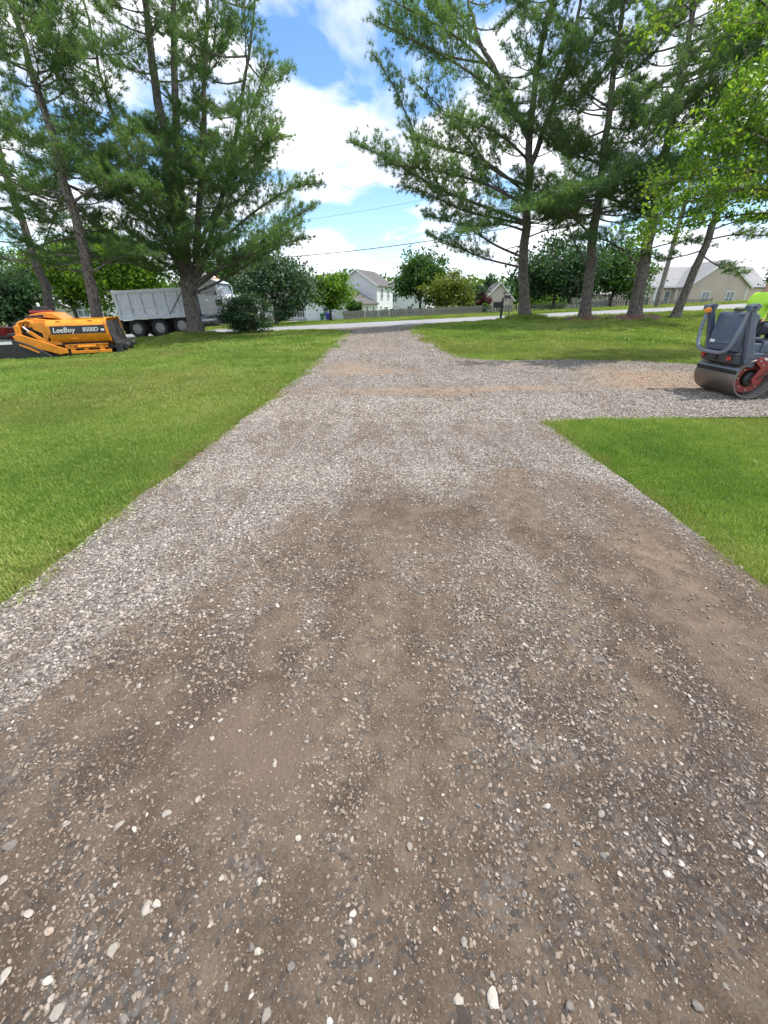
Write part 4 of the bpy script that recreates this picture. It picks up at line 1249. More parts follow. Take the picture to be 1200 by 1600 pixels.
BG = 'trees across the road'
for (lab, px, D, yb, ytop, wpx, nc, nl, leaf, mat, sd, kw) in (
    ('broad blue-green tree beyond the road just right of the dump truck', 430, 39, 508, 388, 122, 60, 6500, 0.26, 'leaf_silver', 41, {}),
    ('small bright green tree on the far lawn in front of the white house', 516, 44, 507, 414, 68, 44, 4200, 0.24, 'leaf_bright', 42, {}),
    ('tall round dark green tree behind the fence right of the white house', 656, 66, 496, 394, 74, 60, 6500, 0.36, 'leaf_mid', 43, {}),
    ('yellow-green tree behind the fence in front of the taller dark one', 697, 62, 495, 424, 74, 45, 4200, 0.3, 'leaf_yellow', 44, {}),
    ('dark evergreen clump between the yellow-green tree and the tan gable', 735, 72, 494, 440, 44, 30, 3000, 0.3, 'leaf_dark', 45, {}),
    ('purple-leaved bush at the left corner of the tan gable', 752, 70, 494, 456, 26, 22, 1800, 0.28, 'leaf_red', 46, {}),
    ('small lime shrub against the tan gable wall', 757, 66, 493, 474, 12, 14, 900, 0.2, 'leaf_bright', 47, {}),
    ('pointed conifer top showing above the tan gable', 762, 98, 490, 431, 26, 26, 1800, 0.4, 'leaf_dark', 48, {}),
    ('round green shrub in front of the white house garage', 553, 72, 499, 465, 22, 20, 1800, 0.26, 'leaf_mid', 49, {}),
    ('spreading dark tree seen between the first two right-hand pines', 862, 46, 489, 372, 122, 75, 8500, 0.28, 'leaf_dark', 50, {}),
    ('leafy green tree seen between the second and third right-hand pines', 950, 48, 487, 378, 100, 65, 7000, 0.28, 'leaf_mid', 51, {}),
    ('light green shrubs beyond the picket fence behind the right pines', 850, 74, 488, 462, 60, 34, 2600, 0.3, 'leaf_bright', 52, {}),
    ('green tree at the far right edge behind the roller driver', 1212, 52, 484, 398, 60, 45, 4200, 0.28, 'leaf_mid', 53, {}),
    ('dark evergreen tree behind the red pickup at the left edge', 8, 31, 520, 400, 100, 60, 6500, 0.24, 'leaf_dark', 54, {}),
    ('bright green tree behind the tall pine and the paver', 118, 44, 505, 362, 92, 60, 6000, 0.28, 'leaf_bright', 55, {}),
    ('bright leafy tree filling the gap behind the dump bed', 212, 42, 508, 352, 118, 70, 7500, 0.28, 'leaf_bright', 56, {}),
    ('deep green tree rising behind the dump truck cab', 336, 45, 508, 396, 88, 50, 5200, 0.28, 'leaf_mid', 57, {}),
    ('green tree in the background between the house wing and the broad tree', 470, 96, 500, 430, 60, 34, 3000, 0.42, 'leaf_mid', 58, {}),
    ('low dark hedge-like bush beside the small white house', 437, 66, 503, 478, 26, 24, 2000, 0.24, 'leaf_dark', 59, {}),
    ('bushy tree in the distance beyond the tan house at the right', 1000, 100, 485, 436, 60, 34, 2600, 0.45, 'leaf_mid', 60, {}),
    ('distant tree between the mailbox pine and its neighbour', 805, 110, 488, 452, 40, 24, 1600, 0.45, 'leaf_mid', 61, {}),
    ('green tree at the far left behind the gabled house', 40, 80, 500, 385, 120, 50, 4200, 0.42, 'leaf_mid', 62, {}),
    ('tall light green tree behind the paver and the far house', 160, 78, 500, 380, 110, 50, 4200, 0.42, 'leaf_yellow', 63, {})):
    b0 = G(px, D)
    mpp = D * CP / F
    ztop = at(px, ytop, D).z
    h = ztop - b0.z
    w = wpx * mpp / 2 * 1.08
    small = h < 2.5
    ch = h * (0.48 if small else 0.44)
    cz = b0.z + h - ch
    broadleaf('bush' if ('bush' in lab or 'shrub' in lab) else ('conifer_tree' if 'conifer' in lab or 'evergreen' in lab else 'broadleaf_tree'), lab, b0, max(0.2, h - 2 * ch), (b0.x, b0.y, cz), (w, w * 0.9, ch), nc, nl, leaf, M and mat, sd, max(0.06, 0.028 * h), 0.2, 'bush' if ('bush' in lab or 'shrub' in lab) else 'tree', BG)

# far wood closing the horizon
def far_wood():
    r = np.random.default_rng(99)
    n = 46000
    x = r.uniform(-420, 420, n); y = r.uniform(190, 260, n)
    top = 5.0 + 8 * fbm(x, y * 0.2, 0.02, 81, 4) + 5 * fbm(x, y, 0.1, 82, 3)
    z = -1.2 + top * r.random(n) ** 0.7
    o = link('treeline', leaf_mesh('treeline', np.stack([x, y, z], -1), r, 1.7), M['leaf_mid'])
    tag(o, 'far-off line of trees closing the horizon', 'treeline', None, 'stuff')


far_wood()
print('needle triangles', TRI)

# ------------------------------------------------------------------ buildings


def house_window(parent, p, u, n, w, h, panes=2, frame='white', glass='glass', name='window'):
    """p = centre on the wall, u = along the wall, n = outward; frame proud of the wall, panes set in it"""
    u = Vector(u).normalized(); n = Vector(n).normalized(); up = Vector((0, 0, 1)); p = Vector(p)
    def bar(mb, cu, cz, du, dz, depth, off):
        c = p + u * cu + up * cz + n * off
        vs = []
        for sz in (-1, 1):
            for sn in (-1, 1):
                for su in (-1, 1):
                    vs.append(c + u * su * du / 2 + n * sn * depth / 2 + up * sz * dz / 2)
        mb.add(vs, [(0, 2, 3, 1), (4, 5, 7, 6), (0, 1, 5, 4), (2, 6, 7, 3), (0, 4, 6, 2), (1, 3, 7, 5)])
    f = MB(); t = 0.09
    bar(f, 0, h / 2 + t / 2, w + 2 * t, t, 0.12, 0.02); bar(f, 0, -h / 2 - t / 2, w + 2 * t, t, 0.16, 0.03)
    bar(f, -w / 2 - t / 2, 0, t, h, 0.12, 0.02); bar(f, w / 2 + t / 2, 0, t, h, 0.12, 0.02)
    for k in range(1, panes): bar(f, -w / 2 + w * k / panes, 0, 0.07, h, 0.08, 0.015)
    bar(f, 0, 0, w, 0.05, 0.08, 0.012)
    o = f.build(name, M[frame], parent)
    for k in range(panes):
        for sz in (-1, 1):
            m = MB(); bar(m, -w / 2 + w * (k + 0.5) / panes, sz * (h / 4 + 0.0125), w / panes - 0.07, h / 2 - 0.025, 0.03, 0.0)
            m.build('pane', M[glass], o)
    return o


class Frame:
    """local axes of a building: u along its front, v into depth"""

    def __init__(s, o, ang):
        s.o = Vector(o); s.u = Vector((math.cos(ang), math.sin(ang), 0)); s.v = Vector((-math.sin(ang), math.cos(ang), 0))

    def p(s, u, v, z): return s.u * u + s.v * v + Vector((0, 0, z))

    def rel(s, mb_pts): return [s.p(*q) for q in mb_pts]


def gable_block(fr, parent, u0, u1, v0, v1, z0, ze, zr, wall, roof, over=0.35, ridge='v', wall_name='wall', trim='white'):
    """walls with two gable ends and a pitched roof; ridge along v (gables face -v) or along u"""
    a = lambda u, v, z: fr.p(u, v, z)
    um, vm = (u0 + u1) / 2, (v0 + v1) / 2
    if ridge == 'v':
        V = [a(u0, v0, z0), a(u1, v0, z0), a(u1, v1, z0), a(u0, v1, z0), a(u0, v0, ze), a(u1, v0, ze), a(u1, v1, ze), a(u0, v1, ze), a(um, v0, zr), a(um, v1, zr)]
        Fc = [(0, 1, 5, 8, 4), (1, 2, 6, 5), (2, 3, 7, 9, 6), (3, 0, 4, 7)]
    else:
        V = [a(u0, v0, z0), a(u1, v0, z0), a(u1, v1, z0), a(u0, v1, z0), a(u0, v0, ze), a(u1, v0, ze), a(u1, v1, ze), a(u0, v1, ze), a(u0, vm, zr), a(u1, vm, zr)]
        Fc = [(0, 1, 5, 4), (1, 2, 6, 9, 5), (2, 3, 7, 6), (3, 0, 4, 8, 7)]
    w = MB().add(V, Fc).build(wall_name, M[wall], parent)
    # roof slabs with thickness, and pale fascia boards
    r = MB(); t = 0.16
    boards = []
    half = (u1 - u0) / 2 if ridge == 'v' else (v1 - v0) / 2
    slope = (zr - ze) / half
    for sgn in (-1, 1):
        if ridge == 'v':
            q = lambda d, e, z: a(um + sgn * d, (v0 - over) if e == 0 else (v1 + over), z)
        else:
            q = lambda d, e, z: a((u0 - over) if e == 0 else (u1 + over), vm + sgn * d, z)
        d1 = half + over; ze2 = zr - slope * d1
        top = [q(0, 0, zr + t), q(0, 1, zr + t), q(d1, 1, ze2 + t), q(d1, 0, ze2 + t)]
        bot = [q(0, 0, zr + 0.02), q(0, 1, zr + 0.02), q(d1, 1, ze2 + 0.02), q(d1, 0, ze2 + 0.02)]
        r.add(top + bot, [(0, 1, 2, 3), (7, 6, 5, 4), (0, 3, 7, 4), (1, 5, 6, 2), (3, 2, 6, 7)])
        for e in (0, 1):                                   # rake boards on the gable ends
            ee = -1 if e == 0 else 1
            def k(d, z, dv):
                return a(um + sgn * d, (v0 - over - dv) if e == 0 else (v1 + over + dv), z) if ridge == 'v' else a((u0 - over - dv) if e == 0 else (u1 + over + dv), vm + sgn * d, z)
            pts = [k(0, zr + t + 0.02, 0.003), k(d1, ze2 + t + 0.02, 0.003), k(d1, ze2 - 0.1, 0.003), k(0, zr - 0.1, 0.003), k(0, zr + t + 0.02, 0.05), k(d1, ze2 + t + 0.02, 0.05), k(d1, ze2 - 0.1, 0.05), k(0, zr - 0.1, 0.05)]
            boards.append(MB().add(pts, [(0, 1, 2, 3), (7, 6, 5, 4), (0, 4, 5, 1), (1, 5, 6, 2), (2, 6, 7, 3), (3, 7, 4, 0)]))
    ro = r.build('roof', M[roof], parent)
    for f in boards: f.build('fascia', M[trim], ro)
    return w, ro


def white_house():
    th = math.radians(-19)
    zb = -1.55
    root = empty('house', (-1.25, 80, zb), 0, 'white two-storey house with brown roofs and a low garage wing', 'house')
    fr = Frame((0, 0, 0), th)
    gable_block(fr, root, -7.6, 0, 0, 9.0, 0, 5.55, 7.9, 'siding_white', 'roof_brown')
    gable_block(fr, root, -10.2, 0.004, -7.2, -0.004, 0, 2.75, 5.15, 'siding_white', 'roof_brown')
    n = fr.u
    for (v, z, w, h) in ((2.6, 4.3, 1.1, 1.5), (6.2, 4.3, 1.1, 1.5)):
        house_window(root, fr.p(0, v, z), fr.v, n, w, h, 2, 'white', 'glass')
    for (v, z, w, h) in ((-4.9, 1.5, 0.7, 1.6), (-1.9, 1.5, 0.7, 1.6), (2.0, 1.7, 0.6, 1.2)):
        house_window(root, fr.p(0.004, v, z), fr.v, n, w, h, 1, 'white', 'glass')
    d = house_window(root, fr.p(0, 5.0, 1.15), fr.v, n, 1.9, 2.0, 2, 'white', 'glass_blue', 'patio_door')
    d2 = MB()
    house_window(root, fr.p(-6.5, -7.2, 1.5), fr.u, -fr.v, 0.9, 1.2, 1, 'white', 'glass')
    # satellite dish on the garage roof
    di = MB(); di.lathe([(0.0, 0.0), (0.2, 0.03), (0.34, 0.1), (0.36, 0.12), (0.33, 0.11), (0.0, 0.03)], 'y', 18)
    o = di.build('satellite_dish', M['alu'], root, True)
    o.location = fr.p(-2.2, -3.0, 4.35); o.rotation_euler = (0.5, 0, 0.5)
    MB().cyl((0, 0, 0), (0, 0.1, -0.5), 0.03, 6).build('mast', M['dark_steel'], o)
    # grey neighbour just behind
    r2 = empty('house', (3.6, 97, -1.6), 0, 'pale house with a grey roof half hidden behind the white one', 'house')
    fr2 = Frame((0, 0, 0), math.radians(-19))
    gable_block(fr2, r2, -3.6, 5.5, 0, 9, 0, 4.6, 6.9, 'siding_white', 'roof_grey', ridge='u')
    house_window(r2, fr2.p(2.0, 0, 1.5), fr2.u, -fr2.v, 1.0, 1.4, 2)
    house_window(r2, fr2.p(-1.4, 0, 3.7), fr2.u, -fr2.v, 1.0, 1.4, 2)
    # little white house at the left
    zb = g(-15, 80)
    r3 = empty('house', (-15.0, 80, zb), 0, 'small white house with twin gridded windows behind the broad tree', 'house')
    fr3 = Frame((0, 0, 0), math.radians(6))
    gable_block(fr3, r3, -7.5, 1.9, 0, 7, 0, 2.45, 4.4, 'siding_white', 'roof_brown', ridge='u')
    house_window(r3, fr3.p(-1.25, 0, 1.35), fr3.u, -fr3.v, 1.25, 1.7, 3)
    house_window(r3, fr3.p(0.2, 0, 1.35), fr3.u, -fr3.v, 1.25, 1.7, 3)
    MB().box((0, 0, 0.12), (11, 1.6, 0.24)).build('porch_slab', M['asphalt'], r3, loc=tuple(fr3.p(0, -1.0, 0)))


white_house()


def tan_gable():
    zb = -1.2
    x = at(779, 470, 86).x
    root = empty('house', (x, 86, zb), 0, 'tan outbuilding with one steep plain gable behind the fence', 'house')
    fr = Frame((0, 0, 0), math.radians(-3))
    gable_block(fr, root, -2.75, 2.75, 0, 7, 0, 3.0, 5.75, 'siding_tan_dark', 'roof_brown', 0.3)
    MB().box((0, -0.06, 0.12), (5.4, 0.1, 0.24)).build('plinth', M['roof_grey'], root)


tan_gable()


def tan_house():
    D = 66
    x = at(1100, 470, D).x; zb = g(x, D) - 0.1
    root = empty('house', (x, D, zb), 0, 'wide tan house with pale grey roof and projecting gable behind the leaning pine', 'house')
    fr = Frame((0, 0, 0), math.radians(-4))
    zl = 2.75
    gable_block(fr, root, -9.2, 7.6, 0, 9, 0, zl, 5.3, 'siding_tan', 'roof_grey', ridge='u')
    gable_block(fr, root, -4.6, 3.3, -3.2, 3.5, 0, zl + 0.003, 5.7, 'siding_tan', 'roof_grey', ridge='v', wall_name='gable_wall')
    for u in (-2.0, 1.2):
        house_window(root, fr.p(u, -3.2, 1.35), fr.u, -fr.v, 0.95, 1.35, 2, 'white', 'glass_blue')
    for u in (-8.3, -6.9, -5.4):
        house_window(root, fr.p(u, 0, 1.3), fr.u, -fr.v, 0.7, 1.7, 1, 'white', 'glass_blue')
    for u in (-9.1, -7.65, -4.75):
        mb = MB(); mb.box((0, 0, 1.3), (0.18, 0.18, 2.6)).build('porch_column', M['white'], root, loc=tuple(fr.p(u, -1.2, 0)))
    MB().box((0, 0, 0), (4.3, 0.25, 0.2)).build('porch_beam', M['white'], root, loc=tuple(fr.p(-7.3, -1.2, 2.7)), rot=(0, 0, math.radians(-4)))
    u = fr
    for uu in (-4.6, 3.3):
        MB().box((0, 0, zl / 2), (0.16, 0.05, zl)).build('corner_board', M['white'], root, loc=tuple(fr.p(uu + (0.08 if uu < 0 else -0.08), -3.23, 0)), rot=(0, 0, math.radians(-4)))
    # low beige house behind the second and third pines
    x2 = at(955, 470, 76).x; zb2 = g(x2, 76)
    r2 = empty('house', (x2, 76, zb2), 0, 'low beige house with pale windows behind the picket fence and pines', 'house')
    f2 = Frame((0, 0, 0), math.radians(-2))
    gable_block(f2, r2, -6.0, 6.5, 0, 8, 0, 2.4, 4.4, 'siding_cream', 'roof_grey', ridge='u')
    for uu, w in ((-4.6, 1.0), (-0.2, 0.9), (2.2, 1.6), (4.7, 1.0)):
        house_window(r2, f2.p(uu, 0, 1.3), f2.u, -f2.v, w, 1.35, 2, 'white', 'glass_blue')


tan_house()


def left_houses():
    D = 62
    x = at(52, 470, D).x; zb = g(x, D)
    root = empty('house', (x, D, zb), 0, 'cream gabled house glimpsed behind the leftmost pine', 'house')
    fr = Frame((0, 0, 0), math.radians(28))
    gable_block(fr, root, -4, 4, 0, 9, 0, 2.9, 5.0, 'siding_cream', 'roof_grey')
    house_window(root, fr.p(1.5, 0, 1.5), fr.u, -fr.v, 1.0, 1.3, 2)
    house_window(root, fr.p(-1.8, 0, 1.5), fr.u, -fr.v, 1.0, 1.3, 2)
    x = at(122, 470, 66).x; zb = g(x, 66)
    r2 = empty('house', (x, 66, zb), 0, 'pale house with a tall upper window seen above the paver', 'house')
    fr = Frame((0, 0, 0), math.radians(20))
    gable_block(fr, r2, -3.5, 5.0, 0, 9, 0, 3.2, 5.3, 'siding_white', 'roof_grey')
    house_window(r2, fr.p(0.2, 0, 2.6), fr.u, -fr.v, 1.4, 1.7, 2, 'white', 'glass_blue')
    house_window(r2, fr.p(3.2, 0, 1.4), fr.u, -fr.v, 1.0, 1.3, 2, 'white', 'glass')


left_houses()

# ------------------------------------------------------------------ fences


def fence(name, label, a, b, n, w, h, mat, post_every, point=False, gap_var=0.02, seed=0):
    a = Vector(a); b = Vector(b); L = (b - a).length; d = (b - a) / L
    ang = math.atan2(d.y, d.x)
    root = empty(name, (a.x, a.y, 0), 0, label, 'fence', 'fences behind the road')
    r = random.Random(seed)
    poly = [(-w / 2, 0.03), (w / 2, 0.03), (w / 2, h - w * 0.6), (0, h), (-w / 2, h - w * 0.6)] if point else [(-w / 2, 0.03), (w / 2, 0.03), (w / 2, h - 0.02), (w / 2 - 0.02, h), (-w / 2 + 0.02, h), (-w / 2, h - 0.02)]
    mb = MB().prism(poly, -0.01, 0.01)
    first = None
    for i in range(n):
        p = a + d * (L * (i + 0.5) / n)
        if first is None:
            first = mb.build('picket', M[mat], root); o = first
        else:
            o = first.copy(); COL.objects.link(o); o.parent = root
        o.location = (p.x - a.x + r.uniform(-gap_var, gap_var), p.y - a.y, g(p.x, p.y))
        o.rotation_euler = (0, r.gauss(0, 0.012), ang)
        o.scale = (r.uniform(0.9, 1.08), 1, r.uniform(0.95, 1.04))
    m = int(L / post_every)
    for i in range(m + 1):
        p = a + d * (L * i / m)
        MB().box((0, 0, h * 0.5), (0.1, 0.1, h + 0.1)).build('post', M[mat], root, loc=(p.x - a.x, p.y - a.y + 0.075, g(p.x, p.y)), rot=(0, 0, ang))
        if i < m:
            q = a + d * (L * (i + 1) / m)
            for hz in (0.25, 0.75):
                r2 = MB()
                r2.tube([(p.x - a.x, p.y - a.y + 0.04, g(p.x, p.y) + h * hz), (q.x - a.x, q.y - a.y + 0.04, g(q.x, q.y) + h * hz)], 0.035, 4)
                r2.build('rail', M[mat], root)
    return root


fA = at(537, 495, 57); fB = at(752, 490, 57); fC = at(1010, 480, 55)
fence('board_fence', 'weathered grey board fence running in front of the white house', (fA.x, 57, 0), (fB.x, 57, 0), 130, 0.135, 1.05, 'wood_old', 2.4, False, 0.012, 1)
fence('picket_fence', 'dark spaced picket fence running behind the right-hand pines', (fB.x + 0.1, 57, 0), (fC.x, 55, 0), 96, 0.1, 1.0, 'wood_dark', 2.4, True, 0.02, 2)
fD = at(1200, 478, 54)
fence('picket_fence', 'thin grey picket fence in front of the wide tan house', (fC.x + 0.3, 58, 0), (fD.x - 4, 58, 0), 60, 0.08, 0.85, 'wood_old', 2.4, True, 0.02, 3)

# ------------------------------------------------------------------ street furniture, bins, pole and wires


def mailbox():
    p = G(783, 27.1)
    root = empty('mailbox', tuple(p), math.radians(8), 'black mailbox on a post at the grass edge of the road', 'mailbox')
    MB().box((0, 0, 0.5), (0.11, 0.11, 1.2)).build('post', M['black'], root, bevel=0.01)
    MB().lathe([(0.0, 0.14), (0.03, 0.12), (0.055, 0.06), (0.03, 0.01), (0.075, 0.0)], 'z', 12, (0, 0, 1.1)).build('finial', M['black'], root, True)
    MB().box((-0.24, 0, 0.72), (0.5, 0.08, 0.07)).build('arm', M['black'], root, bevel=0.008)
    MB().tube([(-0.05, 0, 0.45), (-0.35, 0, 0.69)], 0.025, 6).build('brace', M['black'], root)
    prof = [(-0.1, 0.76), (0.1, 0.76), (0.1, 0.9)] + [(0.1 * math.cos(t), 0.9 + 0.1 * math.sin(t)) for t in [math.pi * k / 8 for k in range(1, 8)]] + [(-0.1, 0.9)]
    bx = MB().prism(prof, -0.52, -0.06, 'yz').build('box', M['black'], root, bevel=0.006)
    MB().box((-0.535, 0, 0.88), (0.02, 0.17, 0.2)).build('door', M['dark_steel'], bx)
    MB().box((-0.25, -0.115, 0.98), (0.03, 0.012, 0.16)).build('flag', M['red_paint'], bx)
    q = G(797, 28.0) ; q = Vector((q.x, 34.6, g(q.x, 34.6)))
    r2 = empty('mailbox', tuple(G(795, 34.6)), math.radians(4), 'weathered wooden mailbox across the road beside the pine trunk', 'mailbox')
    MB().box((0, 0, 0.55), (0.1, 0.1, 1.15)).build('post', M['wood_old'], r2)
    MB().box((-0.2, 0, 1.12), (0.75, 0.12, 0.08)).build('arm', M['wood_old'], r2)
    prof2 = [(y, z + 0.4) for y, z in prof]
    MB().prism(prof2, -0.5, -0.02, 'yz').build('box', M['dark_steel'], r2)
    for (px, mat, lab) in ((503, 'bin_green', 'dark green wheeled bin beside the white house'), (511.5, 'bin_blue', 'blue wheeled bin next to the green one')):
        p = G(px, 74)
        b = empty('wheelie_bin', tuple(p), 0.2, lab, 'bin', 'wheeled bins')
        V = [(sx * w, sy * w, z) for z, w in ((0.1, 0.25), (1.0, 0.33)) for sx, sy in ((-1, -1), (1, -1), (1, 1), (-1, 1))]
        MB().add(V, [(0, 1, 2, 3), (7, 6, 5, 4), (0, 4, 5, 1), (1, 5, 6, 2), (2, 6, 7, 3), (3, 7, 4, 0)]).build('body', M[mat], b, bevel=0.02)
        MB().prism([(-0.36, 1.0), (-0.36, 1.04), (0.2, 1.12), (0.38, 1.05), (0.38, 1.0)], -0.35, 0.35, 'yz').build('lid', M[mat], b)
        for s in (-1, 1):
            MB().lathe([(0.1, -0.03), (0.1, 0.03)], 'x', 14, (s * 0.27, 0.24, 0.1)).build('wheel', M['rubber'], b)
    # pale round arch by the fence
    p = G(620, 60)
    a = MB().tube([(0.75 * math.cos(t), 0, 0.55 + 0.9 * math.sin(t)) for t in [math.pi * k / 14 for k in range(15)]], 0.07, 6)
    a.tube([(-0.75, 0, 0), (-0.75, 0, 0.56)], 0.07, 6).tube([(0.75, 0, 0), (0.75, 0, 0.56)], 0.07, 6)
    o = a.build('garden_arch', M['wood_old'], None, True, loc=tuple(p))
    tag(o, 'small round-topped garden arch standing behind the board fence', 'arch')


mailbox()


def power_line():
    p = G(1022, 34.8)
    root = empty('utility_pole', tuple(p), 0, 'plain wooden utility pole across the road behind the leaning pine', 'pole')
    MB().tube([(0, 0, -0.2), (0, 0, 5), (0, 0, 11)], [0.17, 0.15, 0.11], 14).build('shaft', M['pole_wood'], root, True)
    MB().box((0, 0, 10.3), (0.1, 2.2, 0.12)).build('crossarm', M['pole_wood'], root)
    ends = []
    for (y, z) in ((-0.95, 10.36), (0.95, 10.36), (0.12, 8.6)):
        MB().lathe([(0.03, 0), (0.05, 0.05), (0.03, 0.09), (0.045, 0.13), (0.0, 0.16)], 'z', 10, (0, y, z)).build('insulator', M['alu'], root, True)
        ends.append(Vector((p.x, p.y + y, p.z + z + 0.12)))
    q0 = Vector((-42, 34.8, g(-42, 34.8)))
    r2 = empty('utility_pole', tuple(q0), 0, 'wooden utility pole carrying the wires beyond the left trees', 'pole')
    MB().tube([(0, 0, -0.2), (0, 0, 9.5)], [0.17, 0.11], 12).build('shaft', M['pole_wood'], r2, True)
    far = [at(430, 326, 33.9), at(430, 350, 35.7), at(470, 400, 34.9)]
    mid2 = [at(590, 285, 33.9), at(632, 318, 35.7), at(674, 376, 34.9)]
    labs = ['upper thin power wire crossing the sky above the road', 'middle thin power wire crossing the sky above the road', 'thick dark cable sagging low across the sky above the houses']
    for k in range(3):
        a, m = far[k], mid2[k]
        sl = (m.z - a.z) / (m.x - a.x)
        pts = []
        for i in range(41):
            x = -42 + (p.x + 42) * i / 40
            t = (x - a.x) / (p.x - a.x)
            z = m.z + sl * (x - m.x) + 0.0028 * (x - m.x) * (x - a.x)
            pts.append((x, a.y, z))
        rr = (0.006, 0.007, 0.024)[k]
        o = MB().tube(pts, rr, 5).build('power_wire', M['black'], None, True)
        tag(o, labs[k], 'wire', 'wires along the road')


power_line()

# ------------------------------------------------------------------ vehicles


def text_part(name, body, size, mat, parent, loc, rot, shear=0.0, sx=1.0):
    cu = bpy.data.curves.new(name, 'FONT'); cu.body = body; cu.size = size; cu.extrude = 0.003; cu.align_x = 'CENTER'; cu.align_y = 'CENTER'
    cu.shear = shear; cu.offset = size * 0.012
    tmp = bpy.data.objects.new(name, cu)
    COL.objects.link(tmp)
    dg = bpy.context.evaluated_depsgraph_get()
    me = bpy.data.meshes.new_from_object(tmp.evaluated_get(dg))
    bpy.data.objects.remove(tmp)
    me.materials.clear(); me.materials.append(mat)
    o = link(name, me, None, parent)
    o.location = loc; o.rotation_euler = rot; o.scale = (sx, 1, 1)
    return o


def wheel(parent, c, r, w, side, lugs=10, rim_mat='rim', rim_k=0.56):
    """tyre with tread blocks and a dished rim; side = +1/-1 the way the dish faces"""
    c = Vector(c); s = side
    t = MB()
    t.lathe([(r * rim_k, s * 0.40 * w), (r * 0.7, s * 0.5 * w), (r * 0.9, s * 0.5 * w), (r * 0.97, s * 0.44 * w), (r, s * 0.34 * w), (r, -s * 0.34 * w), (r * 0.97, -s * 0.44 * w), (r * 0.88, -s * 0.5 * w), (r * rim_k, -s * 0.45 * w)], 'y', 36)
    ty = t.build('wheel', M['rubber'], parent, True, loc=tuple(c))
    rim = MB().lathe([(r * rim_k, s * 0.41 * w), (r * rim_k * 0.94, s * 0.36 * w), (r * rim_k * 0.86, s * 0.12 * w), (r * 0.34, s * 0.06 * w), (r * 0.3, s * 0.16 * w), (r * 0.2, s * 0.2 * w), (r * 0.18, s * 0.34 * w), (0.0, s * 0.36 * w)], 'y', 30)
    rm = rim.build('rim', M[rim_mat], ty, True)
    hz = MB()
    for k in range(lugs):
        a = 2 * math.pi * k / lugs
        hz.lathe([(0.016, s * 0.1 * w), (0.016, s * 0.2 * w)], 'y', 6, (r * 0.26 * math.cos(a), 0, r * 0.26 * math.sin(a)))
    h = hz.build('wheel_nuts', M['dark_steel'], ty); h['kind'] = 'stuff'
    ho = MB()
    for k in range(10):
        a = 2 * math.pi * (k + 0.5) / 10
        ho.lathe([(r * 0.075, s * 0.09 * w), (r * 0.075, s * 0.135 * w)], 'y', 10, (r * 0.425 * math.cos(a), 0, r * 0.425 * math.sin(a)))
    h = ho.build('hand_holes', M['black'], ty); h['kind'] = 'stuff'
    return ty


